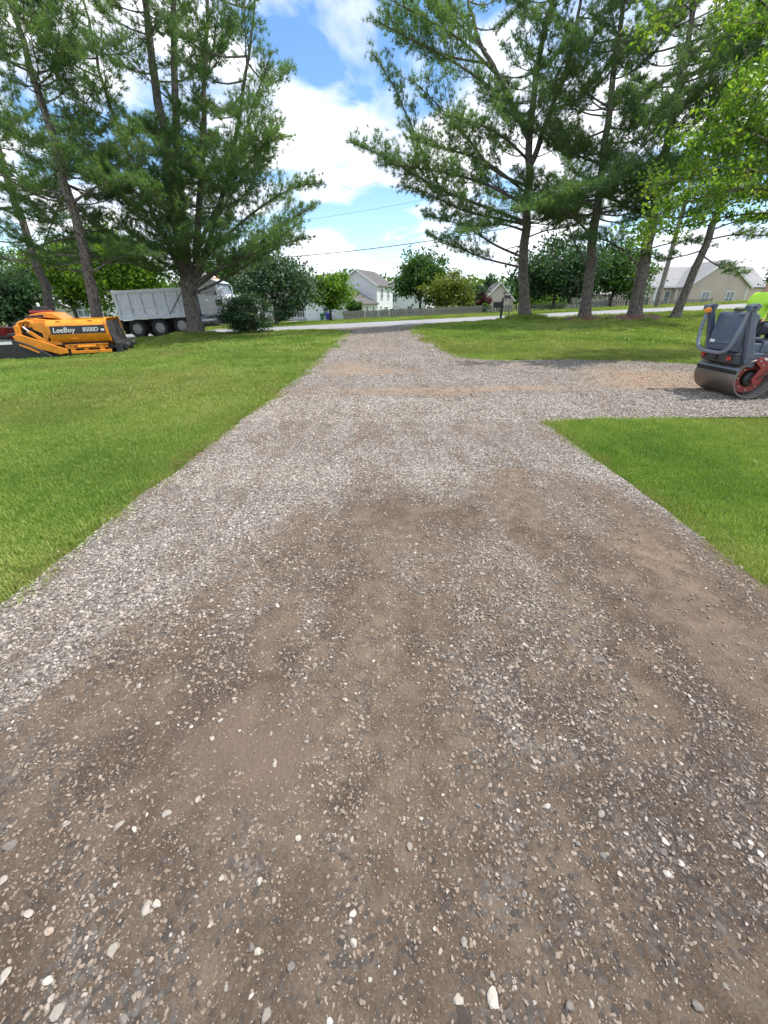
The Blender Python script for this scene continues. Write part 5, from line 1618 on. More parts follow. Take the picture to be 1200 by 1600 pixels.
def dump_truck():
    x0, y0 = -15.32, 28.72
    root = empty('dump_truck', (x0, y0, g(x0, y0) + 0.016), 0, 'white cab dump truck with grey ribbed bed parked on the road', 'dump truck')
    root.rotation_euler = (0, -math.atan(0.045), 0)
    W = M['truck_white']; B = M['bed_grey']; K = M['black']
    fr = MB()
    for s in (-1, 1): fr.box((3.2, s * 0.42, 0.86), (8.6, 0.1, 0.28))
    for x in (-0.9, 0.7, 2.2, 3.9, 5.5, 7.2): fr.box((x, 0, 0.86), (0.12, 0.74, 0.2))
    fr.build('chassis', K, root, bevel=0.01)
    for x in (0, 1.42, 2.82, 6.55):
        MB().cyl((x, -0.9, 0.5), (x, 0.9, 0.5), 0.09, 12).build('axle', K, root, True)
    for i, x in enumerate((0, 1.42, 2.82)):
        z = 0.52 if i < 2 else 0.58
        for s in (-1, 1): wheel(root, (x, s * 0.95, z), 0.52, 0.56, s)
    for s in (-1, 1): wheel(root, (6.55, s * 1.05, 0.52), 0.52, 0.32, s)
    # dump bed: floor, two sides, headboard, tailgate
    x_a, x_b, zb, zt = -0.86, 3.72, 1.14, 2.62
    MB().box2((x_a, -1.1, zb), (x_b, 1.1, zb + 0.1)).build('bed_floor', B, root)
    for s in (-1, 1):
        sd = MB().box2((x_a, s * 1.14, zb - 0.02), (x_b, s * 1.19, zt)).build('bed_side', B, root)
        MB().box2((x_a - 0.03, s * 1.10, zt - 0.16), (x_b + 0.02, s * 1.275, zt + 0.01)).build('top_rail', B, sd, bevel=0.012)
        MB().box2((x_a - 0.03, s * 1.12, zb - 0.1), (x_b + 0.02, s * 1.27, zb + 0.14)).build('bottom_rail', B, sd, bevel=0.012)
        for k in range(7):
            xx = x_a + 0.08 + (x_b - x_a - 0.16) * k / 6
            MB().box2((xx - 0.075, s * 1.12, zb + 0.14), (xx + 0.075, s * 1.262, zt - 0.16)).build('rib', B, sd, bevel=0.015)
        MB().box2((x_a + 0.1, s * 1.193, zb + 0.52), (x_b - 0.1, s * 1.235, zb + 0.6)).build('side_rail', B, sd, bevel=0.01)
        MB().tube([(2.3, s * 1.29, zb + 0.1), (3.35, s * 1.29, zt - 0.2)], 0.022, 6).build('ladder_rod', M['dark_steel'], sd)
    MB().box2((x_b, -1.19, zb), (x_b + 0.06, 1.19, zt + 0.12)).build('headboard', B, root, bevel=0.01)
    MB().prism([(x_a - 0.12, zt + 0.03), (x_a - 0.02, zt + 0.03), (x_a, zb), (x_a - 0.06, zb - 0.05)], -1.19, 1.19).build('tailgate', B, root, bevel=0.01)
    MB().prism([(x_b + 0.02, zt + 0.06), (x_b + 0.05, zt + 0.14), (x_b + 1.1, zt + 0.42), (x_b + 1.1, zt + 0.36)], -1.1, 1.1).build('cab_shield', B, root)
    for s in (-1, 1): MB().box((-0.78, s * 0.95, 0.62), (0.03, 0.6, 0.75)).build('mud_flap', M['rubber'], root)
    MB().box2((-1.0, -0.6, 0.62), (-0.88, 0.6, 1.0)).build('rear_hitch', K, root, bevel=0.02)
    MB().box2((-0.95, -1.15, 0.5), (-0.86, -0.95, 1.06)).build('flap_bracket', K, root)
    # cab
    prof = [(4.1, 1.12), (5.62, 1.12), (5.66, 2.12), (5.3, 2.86), (5.12, 3.02), (4.9, 3.08), (4.12, 3.04)]
    cab = MB().prism(prof, -1.02, 1.02).build('cab', W, root, True, bevel=0.04)
    for s in (-1, 1):
        d = MB().prism([(4.52, 1.2), (5.5, 1.2), (5.5, 2.1), (5.22, 2.78), (4.52, 2.78)], s * 1.018, s * 1.034).build('door', W, cab)
        MB().prism([(4.6, 2.16), (5.36, 2.16), (5.12, 2.68), (4.6, 2.68)], s * 1.032, s * 1.042).build('window', M['glass'], d)
        MB().box((4.66, s * 1.05, 1.9), (0.16, 0.03, 0.035)).build('handle', M['chrome'], d)
        m = MB().box((5.52, s * 1.36, 2.42), (0.08, 0.18, 0.46)).build('mirror', M['chrome'], cab, bevel=0.02)
        MB().tube([(5.35, s * 1.02, 2.72), (5.5, s * 1.36, 2.72), (5.5, s * 1.36, 2.1), (5.38, s * 1.02, 2.05)], 0.016, 6).build('bracket', M['chrome'], m)
        ex = MB().tube([(3.96, s * 0.98, 1.15), (3.96, s * 0.98, 3.35), (3.9, s * 0.98, 3.5)], 0.075, 14).build('exhaust_stack', M['chrome'], root, True)
        MB().cyl((3.96, s * 0.98, 1.5), (3.96, s * 0.98, 2.5), 0.105, 14).build('heat_shield', M['alu'], ex, True)
        tk = MB().cyl((3.45, s * 0.98, 0.78), (5.1, s * 0.98, 0.78), 0.31, 24).build('fuel_tank', M['alu'], root, True)
        for xx in (3.8, 4.75): MB().cyl((xx - 0.03, s * 0.98, 0.78), (xx + 0.03, s * 0.98, 0.78), 0.318, 24).build('strap', M['chrome'], tk, True)
        MB().box((4.9, s * 1.16, 1.08), (0.9, 0.22, 0.05)).build('step', M['alu'], tk)
        # front fender and lamp
        pts = [(6.55 + 0.68 * math.cos(t), 0.52 + 0.68 * math.sin(t)) for t in [math.pi * (0.02 + 0.96 * k / 12) for k in range(13)]]
        ring = pts + [(7.25, 0.62), (7.55, 0.7), (7.6, 1.3), (6.9, 1.42), (5.8, 1.4), (5.72, 0.7)]
        f = MB().prism(pts + [(5.72, 0.6), (5.72, 1.3), (5.95, 1.45), (7.2, 1.45), (7.6, 1.25), (7.66, 0.72), (7.3, 0.62)], s * 0.75, s * 1.2).build('fender', W, root, True, bevel=0.03)
        MB().lathe([(0.0, 0.0), (0.1, 0.0), (0.12, -0.05)], 'x', 16, (7.7, s * 0.9, 1.0)).build('headlight', M['chrome'], f, True)
    MB().add([(5.52, -0.86, 2.17), (5.52, 0.86, 2.17), (5.205, 0.82, 2.83), (5.205, -0.82, 2.83), (5.70, -0.9, 2.14), (5.70, 0.9, 2.14), (5.345, 0.86, 2.86), (5.345, -0.86, 2.86)],
             [(0, 1, 2, 3), (7, 6, 5, 4), (0, 4, 5, 1), (1, 5, 6, 2), (2, 6, 7, 3), (3, 7, 4, 0)]).build('windshield', M['glass_blue'], cab)
    MB().prism([(5.18, 2.98), (5.52, 2.82), (5.54, 2.78), (5.2, 2.9)], -0.95, 0.95).build('sun_visor', W, cab, bevel=0.01)
    MB().prism([(4.2, 3.07), (4.95, 3.09), (4.85, 3.26), (4.55, 3.36), (4.25, 3.36)], -0.6, 0.6).build('roof_fairing', W, cab, True, bevel=0.05)
    for y in (-0.5, -0.25, 0, 0.25, 0.5):
        MB().lathe([(0.05, 0), (0.045, 0.05), (0.0, 0.08)], 'z', 10, (5.02, y, 3.06)).build('marker_light', M['yellow'], cab, True)
    # hood
    secs = []
    for x, hw, z0, z1 in ((5.6, 0.88, 1.2, 2.2), (6.3, 0.82, 1.15, 2.1), (7.1, 0.74, 1.1, 1.95), (7.62, 0.68, 1.05, 1.8), (7.78, 0.62, 1.05, 1.6)):
        secs.append([(x, -hw, z0), (x, -hw, z1 - 0.24), (x, -hw * 0.86, z1 - 0.08), (x, -hw * 0.6, z1), (x, hw * 0.6, z1), (x, hw * 0.86, z1 - 0.08), (x, hw, z1 - 0.24), (x, hw, z0)])
    V = [p for s_ in secs for p in s_]; Fh = []
    for i in range(4):
        for k in range(8):
            Fh.append((i * 8 + k, i * 8 + (k + 1) % 8, (i + 1) * 8 + (k + 1) % 8, (i + 1) * 8 + k))
    Fh += [tuple(range(8)), tuple(range(39, 31, -1))]
    hood = MB().add(V, Fh).build('hood', W, root, True, bevel=0.02)
    gr = MB().box((7.8, 0, 1.32), (0.04, 1.05, 0.5)).build('grille', M['chrome'], hood, bevel=0.01)
    for k in range(7): MB().box((7.83, -0.45 + 0.15 * k, 1.32), (0.03, 0.04, 0.44)).build('grille_bar', M['black'], gr)
    MB().box((7.92, 0, 0.66), (0.22, 2.3, 0.38)).build('bumper', M['chrome'], root, bevel=0.03)
    for s in (-1, 1): MB().lathe([(0.19, -0.24), (0.19, 0.24)], 'x', 20, (5.45, s * 1.12, 1.75)).build('air_cleaner', M['chrome'], root, True, bevel=0.02)


dump_truck()


def paver():
    hd = math.radians(19)
    fwd = Vector((math.cos(hd), math.sin(hd), 0)); lf = Vector((-fwd.y, fwd.x, 0))
    p = Vector((-14.75, 17.5, 0)) + lf * 1.3
    root = empty('asphalt_paver', (p.x, p.y, g(p.x, p.y) - 0.01), hd, 'yellow tracked asphalt paver with barrel-sided hopper parked on the left lawn', 'paver')
    root.scale = (1.08, 1.08, 1.08); root.rotation_euler = (0, -0.02, hd)
    Y = M['yellow']; K = M['black']; S = M['dark_steel']
    # hopper wings: bulging barrels down both sides
    pr = [(0.34, 0.5), (0.5, 0.54), (0.62, 0.64), (0.68, 0.78), (0.70, 0.88), (0.70, 1.14), (0.66, 1.24), (0.56, 1.32), (0.44, 1.36), (0.40, 1.33), (0.54, 1.26), (0.6, 1.15), (0.6, 0.85), (0.5, 0.66), (0.34, 0.58)]
    for s in (-1, 1):
        w = MB().prism([(s * (y + 0.5), z) for y, z in pr], 1.15, 3.02, 'yz').build('hopper_wing', Y, root, True)
        MB().prism([(s * (y + 0.5), z) for y, z in [(0.3, 0.52)] + pr[1:9] + [(0.38, 1.3)]], 1.09, 1.148, 'yz').build('end_plate', Y, w)
        MB().box2((1.2, s * 1.202, 0.87), (2.99, s * 1.207, 1.15)).build('decal_band', M['band'], w)
        MB().tube([(1.75, s * 1.17, 0.66), (1.77, s * 1.21, 0.7), (1.98, s * 1.21, 0.7), (2.0, s * 1.17, 0.66)], 0.012, 6).build('grab_handle', Y, w)
        for x in (1.5, 2.55): MB().box2((x - 0.07, s * 1.09, 1.29), (x + 0.07, s * 1.12, 1.31)).build('wing_slot', K, w)
        rz = (math.radians(90), 0, 0) if s < 0 else (math.radians(90), 0, math.pi)
        text_part('lettering', 'LeeBoy', 0.24, M['print_white'], w, (1.62 if s < 0 else 2.55, s * 1.209, 1.0), rz, 0.18, 1.0)
        text_part('lettering', '8500D', 0.2, M['print_white'], w, (2.5 if s < 0 else 1.7, s * 1.209, 1.0), rz, 0.18, 0.95)
        MB().box2((2.86 if s < 0 else 1.24, s * 1.208, 0.94), (2.97 if s < 0 else 1.35, s * 1.211, 1.02)).build('emblem', M['print_white'], w)
        # curved inner lip that shows at the mouth of the hopper
        lip = [(s * (y + 0.5), z) for y, z in [(0.1, 0.42), (0.42, 0.46), (0.64, 0.6), (0.73, 0.8), (0.73, 1.16), (0.68, 1.28), (0.55, 1.37), (0.42, 1.4), (0.42, 1.36), (0.52, 1.32), (0.64, 1.24), (0.68, 1.14), (0.68, 0.82), (0.6, 0.66), (0.42, 0.52), (0.1, 0.48)]]
        MB().prism(lip, 3.022, 3.1, 'yz').build('wing_lip', Y, w)
    # hopper floor, back and rubber apron at the mouth
    MB().prism([(1.3, 0.45), (3.02, 0.45), (3.14, 0.36), (3.14, 0.3), (1.3, 0.38)], -1.0, 1.0).build('hopper_floor', S, root)
    MB().box2((1.2, -1.0, 0.45), (1.26, 1.0, 1.3)).build('hopper_back', K, root)
    ap = []
    for i in range(9):
        t = i / 8
        ap.append((3.06 + 0.26 * t ** 1.6, 1.28 - 1.12 * t))
    apron = MB().prism(ap + [(x - 0.03, z - 0.02) for x, z in ap[::-1]], -1.1, 1.1).build('hopper_apron', M['rubber'], root, True)
    for i in range(5): MB().box2((3.16, -1.13 + 0.455 * i, 0.1), (3.36, -0.72 + 0.455 * i, 0.48)).build('rubber_flap', M['rubber'], apron)
    MB().box2((3.36, -0.95, 0.3), (3.42, 0.95, 0.42)).build('push_bar', K, root, bevel=0.02)
    for y in (-0.55, 0.55): MB().lathe([(0.09, -0.3), (0.09, 0.3)], 'y', 16, (3.47, y, 0.34)).build('push_roller', S, root, True)
    # tracks
    for s in (-1, 1):
        out = []
        for k in range(9): a = math.pi / 2 + math.pi * k / 8; out.append((0.75 + 0.27 * math.cos(a), 0.29 + 0.27 * math.sin(a)))
        for k in range(9): a = -math.pi / 2 + math.pi * k / 8; out.append((2.75 + 0.27 * math.cos(a), 0.29 + 0.27 * math.sin(a)))
        tr = MB().prism(out, s * 0.72, s * 1.02).build('track', M['rubber'], root, True)
        for k in range(22):
            MB().box2((0.65 + k * 0.1, s * 0.715, 0.015), (0.7 + k * 0.1, s * 1.03, 0.05)).build('track_shoe', K, tr)
        for x in (1.1, 1.5, 1.95, 2.4): MB().lathe([(0.13, -0.02), (0.13, 0.02)], 'y', 18, (x, s * 1.035, 0.2)).build('track_roller', S, tr, True)
        MB().box2((1.45, s * 1.045, 0.33), (2.9, s * 1.1, 0.5)).build('track_frame', Y, root, bevel=0.015)
        MB().box2((1.62, s * 1.12, 0.16), (3.0, s * 1.2, 0.27)).build('step_bar', Y, root, bevel=0.012)
        for x in (1.7, 2.15, 2.7): MB().box2((x - 0.08, s * 1.08, 0.26), (x + 0.08, s * 1.16, 0.44)).build('step_bracket', Y, root, bevel=0.01)
        MB().cyl((1.6, s * 1.14, 0.47), (2.95, s * 1.14, 0.47), 0.03, 10).build('cylinder_rod', Y, root, True)
        MB().cyl((1.9, s * 1.15, 0.4), (2.5, s * 1.15, 0.4), 0.05, 12).build('hydraulic_cylinder', Y, root, True)
        # tow arm slanting down to the screed
        MB().prism([(-0.05, 0.86), (0.18, 0.92), (1.5, 0.34), (1.52, 0.2), (1.25, 0.16), (0.55, 0.42), (0.0, 0.68)], s * 1.06, s * 1.2).build('tow_arm', Y, root, bevel=0.015)
        MB().prism([(0.62, 1.28), (1.08, 1.3), (1.1, 0.86), (0.96, 0.62), (0.86, 0.64), (0.9, 0.92), (0.66, 1.06)], s * 1.0, s * 1.14).build('side_frame', Y, root, bevel=0.012)
        MB().prism([(0.42, 0.98), (0.55, 1.02), (0.95, 0.66), (1.4, 0.6), (1.42, 0.5), (0.9, 0.52)], s * 1.1, s * 1.17).build('link_arm', Y, root, bevel=0.01)
        MB().cyl((0.35, s * 1.1, 1.16), (0.72, s * 1.1, 0.72), 0.045, 12).build('lift_cylinder', M['chrome'], root, True)
        for k in range(3):
            xx = 0.25 + 0.12 * k
            MB().tube([(xx, s * 0.98, 1.28), (xx - 0.1, s * 1.05, 1.0), (xx + 0.12, s * 1.06, 0.8), (xx + 0.3, s * 1.02, 0.62)], 0.018, 6).build('hydraulic_hose', K, root, True)
        MB().prism([(0.02, 0.72), (0.22, 0.76), (0.26, 1.22), (0.08, 1.2)], s * 0.98, s * 1.14).build('control_post', Y, root, bevel=0.015)
        MB().tube([(0.16, s * 1.06, 1.18), (0.26, s * 1.04, 1.3), (0.5, s * 1.02, 1.36), (0.72, s * 1.02, 1.28)], 0.05, 8).build('arm_rail', Y, root, True)
        # screed end box and gate
        sc = MB().prism([(-0.8, 0.06), (0.9, 0.04), (1.0, 0.12), (0.7, 0.36), (0.3, 0.6), (0.0, 0.72), (-0.72, 0.76), (-0.84, 0.6)], s * 0.9, s * 1.3).build('screed_end', K, root, bevel=0.02)
        MB().prism([(0.1, 0.6), (0.35, 0.5), (0.66, 0.28), (0.6, 0.26), (0.3, 0.44), (0.1, 0.54)], s * 1.301, s * 1.315).build('screed_edge', Y, sc)
        MB().box2((-0.55, s * 1.301, 0.6), (-0.1, s * 1.306, 0.7)).build('decal_band', M['print_white'], sc)
        MB().box2((-0.76, s * 1.301, 0.42), (-0.66, s * 1.306, 0.6)).build('warning_sticker', M['print_white'], sc)
    # main body, engine deck and consoles
    MB().box2((0.0, -0.9, 0.5), (1.15, 0.9, 1.12)).build('body', K, root, bevel=0.03)
    MB().prism([(0.15, 1.12), (1.2, 1.12), (1.2, 1.36), (0.75, 1.42), (0.3, 1.34)], -0.95, 0.95).build('engine_deck', Y, root, bevel=0.02)
    MB().prism([(0.35, 1.38), (1.05, 1.44), (1.3, 1.4), (1.62, 1.34), (1.3, 1.58), (0.95, 1.62), (0.45, 1.52)], -0.75, 0.75).build('engine_hood', Y, root, bevel=0.02)
    MB().box2((0.4, -0.76, 1.44), (1.0, 0.2, 1.53)).build('vent_panel', K, root)
    co = MB().box2((0.5, -0.5, 1.6), (0.98, 0.5, 1.68)).build('console', M['red_frame'], root, bevel=0.02)
    MB().box2((0.62, -0.32, 1.68), (0.92, 0.3, 1.82)).build('control_box', S, co, bevel=0.02)
    MB().lathe([(0.05, 0), (0.05, 0.1), (0.0, 0.13)], 'z', 12, (0.78, -0.2, 1.82)).build('beacon', M['print_white'], co, True)
    for y in (-0.4, 0.4): MB().cyl((0.9, y, 1.6), (0.9, y, 1.74), 0.06, 12).build('exhaust_pipe', S, root, True)
    for s in (-1, 1):
        st = MB().box2((0.0, s * 0.55 - 0.2, 1.0), (0.3, s * 0.55 + 0.2, 1.12)).build('seat', K, root, bevel=0.03)
        MB().box2((-0.08, s * 0.55 - 0.2, 1.1), (0.0, s * 0.55 + 0.2, 1.3)).build('backrest', K, st, bevel=0.03)
    MB().box2((-0.3, -0.95, 0.86), (0.0, 0.95, 0.93)).build('platform', K, root)
    MB().box2((-0.75, -1.0, 0.1), (-0.15, 1.0, 0.6)).build('screed', K, root, bevel=0.02)


paver()


def pickup():
    hd = math.radians(60)
    p = Vector((-19.3, 19.2, 0))
    root = empty('pickup_truck', (p.x, p.y, g(p.x, p.y)), hd, 'dark red pickup truck half out of view behind the paver at the left edge', 'pickup truck')
    R = M['red_paint']
    body = [(-2.7, 0.55), (2.6, 0.55), (2.72, 0.8), (2.66, 1.05), (1.3, 1.2), (-2.7, 1.2)]
    MB().prism(body, -0.95, 0.95).build('body', R, root, bevel=0.05)
    cab = MB().prism([(-1.35, 1.19), (1.35, 1.19), (0.65, 1.82), (0.35, 1.88), (-1.0, 1.88), (-1.25, 1.8)], -0.84, 0.84).build('cab', R, root, bevel=0.05)
    MB().prism([(-1.2, 1.879), (-1.0, 1.92), (0.4, 1.92), (0.62, 1.86)], -0.78, 0.78).build('roof_panel', M['band'], cab, bevel=0.02)
    for s in (-1, 1):
        MB().prism([(-1.15, 1.26), (-0.15, 1.26), (-0.15, 1.76), (-1.05, 1.76)], s * 0.835, s * 0.85).build('window', M['glass'], cab)
        MB().prism([(-0.05, 1.26), (1.1, 1.26), (0.58, 1.74), (-0.05, 1.76)], s * 0.835, s * 0.85).build('window', M['glass'], cab)
        m = MB().box((0.95, s * 1.02, 1.3), (0.12, 0.2, 0.2)).build('mirror', R, cab, bevel=0.03)
        for x in (-1.75, 1.75): wheel(root, (x, s * 0.84, 0.38), 0.38, 0.26, s, 6, 'alu', 0.6)
        MB().box2((2.58, s * 0.6 - 0.22, 0.82), (2.72, s * 0.6 + 0.22, 1.0)).build('headlight', M['glass_blue'], root, bevel=0.02)
    MB().add([(1.37, -0.74, 1.24), (1.37, 0.74, 1.24), (0.7, 0.7, 1.84), (0.7, -0.7, 1.84), (1.3, -0.74, 1.22), (1.3, 0.74, 1.22), (0.62, 0.7, 1.82), (0.62, -0.7, 1.82)],
             [(0, 1, 2, 3), (7, 6, 5, 4), (0, 4, 5, 1), (1, 5, 6, 2), (2, 6, 7, 3), (3, 7, 4, 0)]).build('windshield', M['glass'], cab)
    MB().box2((2.66, -0.4, 0.72), (2.75, 0.4, 1.0)).build('grille', M['black'], root, bevel=0.02)
    MB().box2((2.6, -0.98, 0.42), (2.82, 0.98, 0.66)).build('bumper', M['chrome'], root, bevel=0.04)
    MB().box2((-2.8, -0.98, 0.45), (-2.65, 0.98, 0.62)).build('bumper', M['chrome'], root, bevel=0.03)
    MB().box2((-2.6, -0.8, 0.3), (2.5, 0.8, 0.56)).build('chassis', M['black'], root)


pickup()


def roller():
    x0, y0 = 6.5, 7.86
    root = empty('tandem_roller', (x0, y0, g(x0, y0) + 0.002), 0, 'small grey-blue tandem roller with red frame on the side gravel', 'roller')
    root.scale = (0.97, 0.97, 0.93)
    GB, GL, GD, RD = M['roller_grey'], M['roller_light'], M['roller_dark'], M['red_frame']
    hw = 0.53
    for dx, nm in ((0.0, 'rear'), (1.62, 'front')):
        R = 0.36
        d = MB().lathe([(R - 0.035, -hw + 0.3), (R - 0.03, -hw + 0.003), (R - 0.006, -hw), (R, -hw + 0.008), (R, hw - 0.008), (R - 0.006, hw), (R - 0.03, hw - 0.003), (R - 0.035, hw - 0.3)], 'y', 64, (dx, 0, R))
        # open ends: drop the caps the lathe closed
        d.f = [f for f in d.f if len(f) == 4]
        dr = d.build('drum', M['drum'], root, True)
        dr.modifiers.new('wall', 'SOLIDIFY').thickness = 0.002
        for s in (-1, 1):
            MB().lathe([(R - 0.034, s * (hw - 0.3)), (R - 0.034, s * (hw - 0.02)), (R - 0.037, s * (hw - 0.02)), (R - 0.037, s * (hw - 0.3))], 'y', 64, (dx, 0, R)).build('drum_inner_wall', M['drum_in'], dr, True)
            MB().lathe([(R - 0.04, s * (hw - 0.22)), (0.2, s * (hw - 0.2)), (0.0, s * (hw - 0.2))], 'y', 40, (dx, 0, R)).build('drum_web', M['black'], dr, True)
            ring = MB().lathe([(0.16, s * (hw - 0.17)), (0.27, s * (hw - 0.17)), (0.27, s * (hw - 0.13)), (0.16, s * (hw - 0.13)), (0.16, s * (hw - 0.17))], 'y', 36, (dx, 0, R))
            ring.f = [f for f in ring.f if len(f) == 4]
            ring.build('drum_ring', RD, dr, True)
            hb = MB().lathe([(0.13, s * (hw - 0.2)), (0.13, s * (hw - 0.08)), (0.1, s * (hw - 0.06)), (0.06, s * (hw - 0.05)), (0.05, s * (hw - 0.02)), (0, s * (hw - 0.02))], 'y', 28, (dx, 0, R)).build('hub', M['dark_steel'], dr, True)
            for k in range(8):
                a = 2 * math.pi * k / 8
                MB().lathe([(0.014, s * (hw - 0.13)), (0.014, s * (hw - 0.105))], 'y', 6, (dx + 0.215 * math.cos(a), 0, R + 0.215 * math.sin(a))).build('bolt', M['alu'], dr)
        sg = -1 if dx == 0 else 1
        MB().tube([(dx + sg * 0.33, -0.5, 0.52), (dx + sg * 0.33, 0.5, 0.52)], 0.035, 10).build('scraper_bar', GL, root, True)
        MB().box((dx + sg * 0.355, 0, 0.46), (0.02, 1.0, 0.1), (0, sg * 0.5, 0)).build('scraper', M['rubber'], root)
        for s in (-1, 1):
            # red yoke plates from hub up to the frame
            MB().prism([(dx - 0.07, 0.36), (dx - 0.02, 0.27), (dx + 0.08, 0.28), (dx + 0.12, 0.4), (dx + 0.34, 0.6), (dx + 0.42, 0.72), (dx + 0.1, 0.76), (dx - 0.08, 0.74), (dx - 0.1, 0.66), (dx + 0.02, 0.56)], s * (hw - 0.005), s * (hw + 0.02)).build('yoke_plate', RD, root, bevel=0.004)
            for (bx, bz) in ((-0.04, 0.69), (0.06, 0.7), (0.16, 0.69), (0.26, 0.66), (0.03, 0.62), (0.16, 0.6)):
                MB().lathe([(0.014, s * (hw + 0.02)), (0.014, s * (hw + 0.035))], 'y', 6, (dx + bx, 0, bz)).build('bolt', M['alu'], root)
            MB().box((dx + 0.08, s * (hw + 0.022), 0.725), (0.13, 0.004, 0.03)).build('sticker', M['print_white'], root)
            MB().tube([(dx + 0.02, s * (hw + 0.03), 0.36), (dx + 0.1, s * (hw + 0.05), 0.44), (dx + 0.16, s * (hw + 0.05), 0.54), (dx + 0.24, s * (hw + 0.03), 0.62)], 0.012, 6).build('hose', M['dark_steel'], root, True)
    # frame and rear hood
    MB().box2((-0.36, -0.42, 0.74), (0.9, 0.42, 0.98)).build('frame', GB, root, bevel=0.02)
    MB().box2((0.9, -0.36, 0.62), (2.0, 0.36, 0.95)).build('front_frame', GB, root, bevel=0.03)
    MB().prism([(-0.42, 0.62), (-0.3, 0.6), (-0.05, 0.74), (-0.05, 0.8), (-0.44, 0.8)], -0.45, 0.42).build('rear_bumper', GD, root, bevel=0.015)
    hood = MB().prism([(-0.42, 0.82), (-0.2, 0.82), (-0.2, 1.44), (-0.3, 1.5), (-0.37, 1.49), (-0.4, 1.44)], -0.40, 0.36).build('rear_hood', GB, root, True, bevel=0.03)
    MB().box((-0.425, -0.02, 0.97), (0.012, 0.62, 0.02)).build('hood_seam', GL, hood)
    MB().box((-0.424, -0.2, 1.46), (0.01, 0.18, 0.03)).build('hood_label', GL, hood)
    MB().box((-0.43, 0.24, 0.98), (0.01, 0.12, 0.05)).build('hood_label', M['print_white'], hood)
    MB().box((-0.33, -0.02, 1.525), (0.1, 0.14, 0.05)).build('hood_latch', GD, hood, bevel=0.01)
    for y in (-0.34, 0.32):
        MB().lathe([(0.0, -0.03), (0.04, -0.025), (0.045, 0.0)], 'x', 18, (-0.445, y, 0.71)).build('tail_light', M['red_lens'], root, True)
    MB().box((-0.445, 0.04, 0.7), (0.03, 0.12, 0.1)).build('towing_eye', M['black'], root, bevel=0.01)
    # lower side skirts and posts
    for s in (-1, 1):
        MB().prism([(-0.28, 0.66), (-0.24, 0.58), (-0.1, 0.56), (-0.02, 0.74), (0.02, 0.82), (-0.34, 0.82)], s * 0.43, s * 0.5).build('skirt', GB, root, bevel=0.012)
        MB().add([( -0.30, s * 0.44, 0.72), (-0.14, s * 0.44, 0.72), (-0.14, s * 0.52, 0.72), (-0.30, s * 0.52, 0.72), (-0.52, s * 0.44, 1.56), (-0.43, s * 0.44, 1.56), (-0.43, s * 0.52, 1.56), (-0.52, s * 0.52, 1.56)],
                 [(0, 1, 2, 3), (7, 6, 5, 4), (0, 4, 5, 1), (1, 5, 6, 2), (2, 6, 7, 3), (3, 7, 4, 0)]).build('roll_bar_post', GB, root, bevel=0.012)
        MB().box2((-0.02, s * 0.36, 0.82), (0.95, s * 0.44, 1.02)).build('side_panel', GB, root, bevel=0.015)
        MB().box2((0.0, s * 0.441, 0.96), (0.9, s * 0.446, 0.99)).build('side_stripe', GL, root)
        MB().prism([(-0.58, 1.52), (-0.42, 1.52), (-0.38, 1.6), (-0.46, 1.64), (-0.58, 1.6)], s * 0.43, s * 0.56).build('roll_bar_hinge', GB, root, bevel=0.012)
        MB().cyl((-0.5, s * 0.42, 1.57), (-0.5, s * 0.58, 1.57), 0.02, 8).build('hinge_pin', M['dark_steel'], root, True)
    MB().box2((-0.2, -0.4, 0.98), (-0.185, 0.36, 1.38)).build('radiator_screen', M['black'], root)
    MB().tube([(-0.52, -0.49, 1.54), (-0.56, -0.48, 1.2), (-0.58, -0.44, 0.95), (-0.58, -0.36, 0.84), (-0.58, -0.24, 0.8), (-0.58, 0.2, 0.8), (-0.58, 0.33, 0.84), (-0.58, 0.41, 0.95), (-0.56, 0.47, 1.2), (-0.52, 0.49, 1.54)], 0.032, 12).build('folded_roll_bar', GL, root, True)
    MB().lathe([(0.05, -0.03), (0.055, 0.0), (0.05, 0.05), (0.0, 0.06)], 'z', 14, (-0.56, 0.44, 1.5)).build('beacon', M['yellow'], root, True)
    # operator station
    seat = MB().prism([(-0.16, 0.98), (0.42, 0.98), (0.44, 1.02), (0.1, 1.03), (-0.14, 1.06)], -0.22, 0.22).build('seat', M['black'], root, bevel=0.03)
    MB().prism([(-0.16, 1.06), (-0.08, 1.06), (-0.11, 1.3), (-0.17, 1.3)], -0.2, 0.2).build('backrest', M['black'], seat, bevel=0.03)
    MB().box2((0.5, -0.44, 0.6), (1.0, 0.44, 0.66)).build('footplate', GD, root)
    con = MB().prism([(0.86, 0.95), (1.0, 0.95), (1.0, 1.3), (0.88, 1.36), (0.82, 1.3)], -0.25, 0.25).build('console', GD, root, bevel=0.02)
    sw = MB().tube([(0.17 * math.cos(t), 0.17 * math.sin(t), 0) for t in [2 * math.pi * k / 24 for k in range(25)]], 0.014, 8).build('steering_wheel', M['black'], root, True, loc=(0.76, 0, 1.4), rot=(0, -0.5, 0))
    MB().cyl((0, 0, 0), (0.02, 0, -0.16), 0.02, 8).build('steering_column', M['dark_steel'], sw)
    MB().prism([(1.02, 0.95), (2.0, 0.95), (1.98, 1.15), (1.7, 1.28), (1.02, 1.3)], -0.4, 0.4).build('front_hood', GB, root, bevel=0.04)
    return root


roller()


